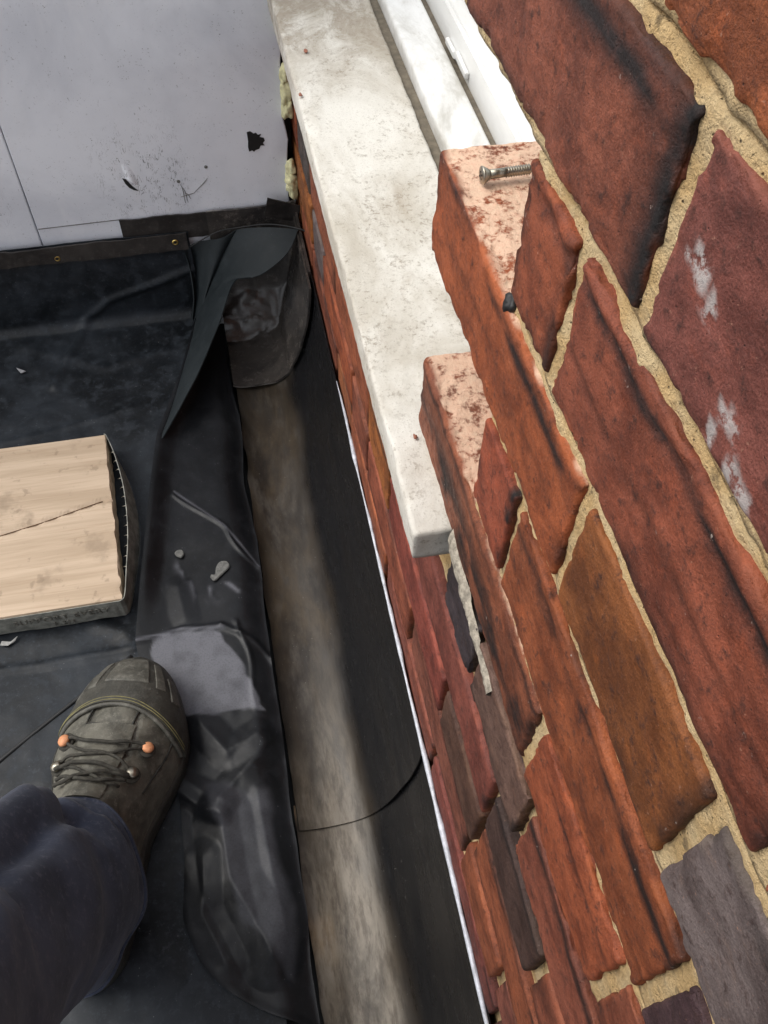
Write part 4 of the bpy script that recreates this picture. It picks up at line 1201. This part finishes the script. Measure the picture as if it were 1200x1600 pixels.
# sole
oth = np.concatenate([np.linspace(0, 1, 90), np.linspace(1, 0, 90)])
out = []
for k_, s in enumerate(oth):
    th = 0 if k_ < 90 else math.pi
    p = boot_pt(np.array(s), np.array(th), .0045)
    out.append(p[:2])
out = np.array(out)
rings = []
for z, sc2 in ((.004, .97), (.007, 1.0), (.018, 1.005), (.026, 1.0), (.029, .97)):
    c = out.mean(0); rings.append(np.concatenate([c + (out - c) * sc2, np.full((180, 1), z)], 1))
R = np.array(rings)
V = R.reshape(-1, 3); F = grid_faces(5, 180, 0, True)
F.append(tuple(range(179, -1, -1))); F.append(tuple(4 * 180 + k for k in range(180)))
sole = link('sole', mesh_np('sole', V, F), M_SOLE, boot)
# upper
G, Sg, TH = boot_grid(0.0, 1.0, 120, 0.0, math.pi, 60, 0.0)
N_ = fbm(G, 60, 3, 151) * .0009 + fbm(G, 22, 2, 152) * .0016
flex = -.0022 * np.exp(-((Sg - .66 - .02 * np.sin(TH * 3)) / .012) ** 2) - .0022 * np.exp(-((Sg - .60) / .012) ** 2)
# seams running from the toe cap to the laces
for tc in (1.22, 1.80):
    flex = flex - .0022 * np.exp(-((TH - tc - .12 * (Sg - .6)) / .035) ** 2) * (Sg > .45) * (Sg < .79)
G[..., 2] += N_ + flex
me = grid_mesh('upper', G)
up_ = link('upper', me, M_BOOT, boot)
# toe cap with its stitched edge and rubber pads
capb = lambda TH: .775 - .085 * np.cos(TH) ** 2 - .02 * np.maximum(np.cos(TH), 0)
G, Sg, TH = boot_grid(capb, 1.0, 50, 0.02, math.pi - .02, 64, .0028)
G[..., 2] += fbm(G, 70, 3, 155) * .0006
capo = link('toe_cap', shell_mesh('toe_cap', G[::-1], .003), M_GROOVE, boot)
for dd in (.006, .016):
    th = np.linspace(.15, math.pi - .12, 90)
    P = boot_pt(capb(th) + dd, th, .0056)
    link('stitching', tube_mesh('stitching', P, .0006, 6), M_STITCH, boot)
th = np.linspace(.10, math.pi - .10, 80)
link('edge_roll', tube_mesh('edge_roll', boot_pt(capb(th) - .004, th, .0022), .0026, 8), M_CAP, boot)
for (t0, t1, sa, sb) in ((.30, .62, .80, .90), (.70, 1.00, .83, .945), (1.08, 1.92, .845, .965), (2.02, 2.34, .83, .945), (2.44, 2.78, .80, .91)):
    th = np.linspace(t0, t1, 30); ss = np.linspace(sa, sb, 40)
    Sg, TH = np.meshgrid(ss, th, indexing='ij')
    e = np.minimum.reduce([(Sg - sa) / .008, (sb - Sg) / .008, (TH - t0) / .04, (t1 - TH) / .04])
    G = boot_pt(Sg, TH, .0026)
    nrm = G - np.concatenate([np.broadcast_to((H0 + .72 * LEN * AX)[None, None], G.shape[:2] + (2,)), np.full(G.shape[:2] + (1,), .01)], -1)
    nrm /= np.linalg.norm(nrm, axis=2, keepdims=True)
    G = G + nrm * (-.001 + .0058 * sstep(0, 1, e))[..., None]
    link('toe_pad', grid_mesh('toe_pad', G[::-1]), M_CAP, boot)
# tongue, laces, hooks
Sg, TH = np.meshgrid(np.linspace(.44, .70, 40), np.linspace(1.24, 1.90, 18), indexing='ij')
G = boot_pt(Sg, TH, .002); G[..., 2] += .003 * np.sin((TH - 1.24) / .66 * math.pi) + .0012 * fbm(G, 60, 3, 157) - .002 * np.exp(-((Sg - .625) / .008) ** 2)
link('tongue', grid_mesh('tongue', G[::-1]), M_BOOT, boot)
def hook(s, th, m, r):
    p = boot_pt(np.array(s), np.array(th), .002)
    me = lathe_mesh('lace_hook', [(r * .75, -.002), (r * .8, .002), (r * 1.05, .0045), (r * .9, .0066), (r * .45, .008), (.0002, .0085)], 18)
    o = link('lace_hook', me, m, boot, Vector(p)); o.rotation_euler = (-.15, math.cos(th) * .75, 0)
    me2 = lathe_mesh('washer', [(r * 1.5, -.001), (r * 1.55, .0008), (r * .9, .0012)], 18)
    w_ = link('washer', me2, M_LACE, boot, Vector(p)); w_.rotation_euler = o.rotation_euler
    return p
hk = [(hook(.625, .93, M_COPPER, .0062), hook(.645, 2.16, M_COPPER, .0066)), (hook(.535, .95, M_STEEL, .0062), hook(.555, 2.2, M_STEEL, .0058))]
def lace(sa, ta, sb, tb, lift=.006, r=.0022, seed=0):
    u = np.linspace(0, 1, 26)
    P = boot_pt(sa + (sb - sa) * u + .008 * np.sin(u * 7 + seed), ta + (tb - ta) * u, lift)
    P[:, 2] += .003 * np.sin(u * math.pi) + .0012 * np.sin(u * 23 + seed)
    link('lace', tube_mesh('lace', P, r, 8), M_LACE, boot)
lace(.625, .95, .645, 2.14, .005, .0019, seed=1); lace(.622, .97, .56, 2.18, .004, .0017, seed=2); lace(.64, 2.12, .54, .97, .004, .0017, seed=3)
lace(.535, .97, .555, 2.18, seed=4); lace(.53, 1.0, .49, 2.1, seed=5); lace(.55, 2.1, .485, 1.05, .004, .0017, seed=6)
lace(.50, 1.0, .50, 2.1, .006, .0019, 8)
# panel seams on the vamp
for (sa, ta, sb, tb) in ((.655, 1.30, .765, 1.22), (.655, 1.86, .765, 1.90), (.50, .55, .70, .42), (.50, 2.6, .70, 2.72), (.655, 1.30, .66, 1.86), (.70, 1.27, .705, 1.88)):
    u = np.linspace(0, 1, 20)
    link('seam', tube_mesh('seam', boot_pt(sa + (sb - sa) * u, ta + (tb - ta) * u + .03 * np.sin(u * 3), .0006), .0013, 6), M_SOLE, boot)

# ------------------------------------------------------------------ the rest of the photographer, unseen behind the camera, added to block sky light
def skin_mesh(name, nodes, edges, root, m, parent, sub=2):
    me = bpy.data.meshes.new(name)
    me.from_pydata([n[:3] for n in nodes], edges, [])
    o = bpy.data.objects.new(name, me); COL.objects.link(o)
    md = o.modifiers.new('skin', 'SKIN'); md.use_smooth_shade = True
    sd = o.modifiers.new('subdivision', 'SUBSURF'); sd.levels = sub; sd.render_levels = sub
    sv = me.skin_vertices[0].data
    for i, n in enumerate(nodes):
        r = n[3] if len(n) == 4 else n[3:5]
        sv[i].radius = (r, r) if not isinstance(r, (tuple, list)) else tuple(r)
        sv[i].use_root = (i == root)
    me.materials.append(m)
    o.parent = parent
    return o
hip = (-.22, -.33, .93)
skin_mesh('unseen_jacket', [(-.22, -.34, .93, .155), (-.21, -.36, 1.08, .15), (-.19, -.34, 1.24, .165), (-.18, -.30, 1.38, .13), (-.17, -.26, 1.45, .075),
                     (-.03, -.29, 1.385, .066), (.020, -.30, 1.25, .052), (.030, -.27, 1.12, .046), (.045, -.16, 1.055, .040),
                     (-.35, -.28, 1.385, .066), (-.40, -.25, 1.25, .052), (-.38, -.17, 1.12, .046), (-.22, -.115, 1.065, .040)],
          [(0, 1), (1, 2), (2, 3), (3, 4), (3, 5), (5, 6), (6, 7), (7, 8), (3, 9), (9, 10), (10, 11), (11, 12)], 0, M_JACKET, person)
skin_mesh('trousers', [(-.22, -.33, .96, .15), (-.33, -.33, .86, .11), (-.38, -.29, .50, .085), (-.40, -.40, .12, .075), (-.215, -.25, .90, .11)],
          [(0, 1), (1, 2), (2, 3), (0, 4)], 0, M_DENIM, person)
# head with hair, and two hands behind the phone
skin_mesh('head', [(-.17, -.25, 1.46, .055), (-.155, -.21, 1.53, .058), (-.14, -.17, 1.60, .088), (-.135, -.15, 1.67, .085), (-.118, -.085, 1.585, .016), (-.14, -.115, 1.54, .045)],
          [(0, 1), (1, 2), (2, 3), (2, 4), (1, 5)], 0, M_SKIN, person)
skin_mesh('hair', [(-.16, -.21, 1.63, .080), (-.14, -.165, 1.69, .085), (-.175, -.235, 1.57, .06)], [(0, 1), (0, 2)], 0, simple('unseen_brown_hair', (.05, .03, .02), .7), person)
for sx, wr in ((1, (.046, -.155, 1.05)), (-1, (-.215, -.112, 1.062))):
    cx = .046 if sx > 0 else -.125
    pal = (.050, -.105, 1.035) if sx > 0 else (-.135, -.085, 1.04)
    nodes = [(*wr, .027), (*pal, .024)]; edges = [(0, 1)]
    for k, ln in enumerate((.85, 1.0, 1.05, .95, .75)):
        b = (pal[0] - sx * .004, pal[1] + .012, pal[2] - .020 + k * .011)
        i = len(nodes)
        if k == 4:      # thumb leaves the side of the palm
            nodes += [(pal[0], pal[1] - .004, pal[2] + .022, .010), (pal[0] - sx * .016, pal[1] + .010, pal[2] + .034, .009), (pal[0] - sx * .034, pal[1] + .022, pal[2] + .036, .008)]
        else:
            nodes += [(b[0], b[1] + .010 * ln, b[2], .0095), (b[0] - sx * .012, b[1] + .028 * ln, b[2] + .001, .0085), (b[0] - sx * .026, b[1] + .036 * ln, b[2] + .002, .0075)]
        edges += [(1, i), (i, i + 1), (i + 1, i + 2)]
    skin_mesh('unseen_hand', nodes, edges, 0, M_SKIN, person, 1)
for ch in [c for c in boot.children if c.name.split('.')[0] in ('sole', 'upper', 'toe_cap')]:
    pass
boot2 = bpy.data.objects.new('boot', None); COL.objects.link(boot2); boot2.parent = person
boot2.location = Vector(boot.location) + Vector((-.165, -.60, 0))
for ch in list(boot.children):
    c = ch.copy(); COL.objects.link(c); c.parent = boot2
ph = bpy.data.meshes.new('phone')
bm = bmesh.new(); bmesh.ops.create_cube(bm, size=1)
for v in bm.verts: v.co = (v.co.x * .072, v.co.y * .148, v.co.z * .008)
bmesh.ops.bevel(bm, geom=bm.edges[:], offset=.003, segments=3, affect='EDGES')
bm.to_mesh(ph); bm.free()
phone = empty('phone', (0, 0, 0))
R3 = cam.matrix_world.to_3x3()
phone.matrix_world = Matrix.Translation(Vector((0, 0, 1)) + R3 @ Vector((-.018, -.052, .022))) @ R3.to_4x4()
tag(phone, 'black phone held up by the photographer behind the view', 'phone')
b_ = bpy.data.objects.new('case', ph); COL.objects.link(b_); ph.materials.append(M_BLACK); b_.parent = phone
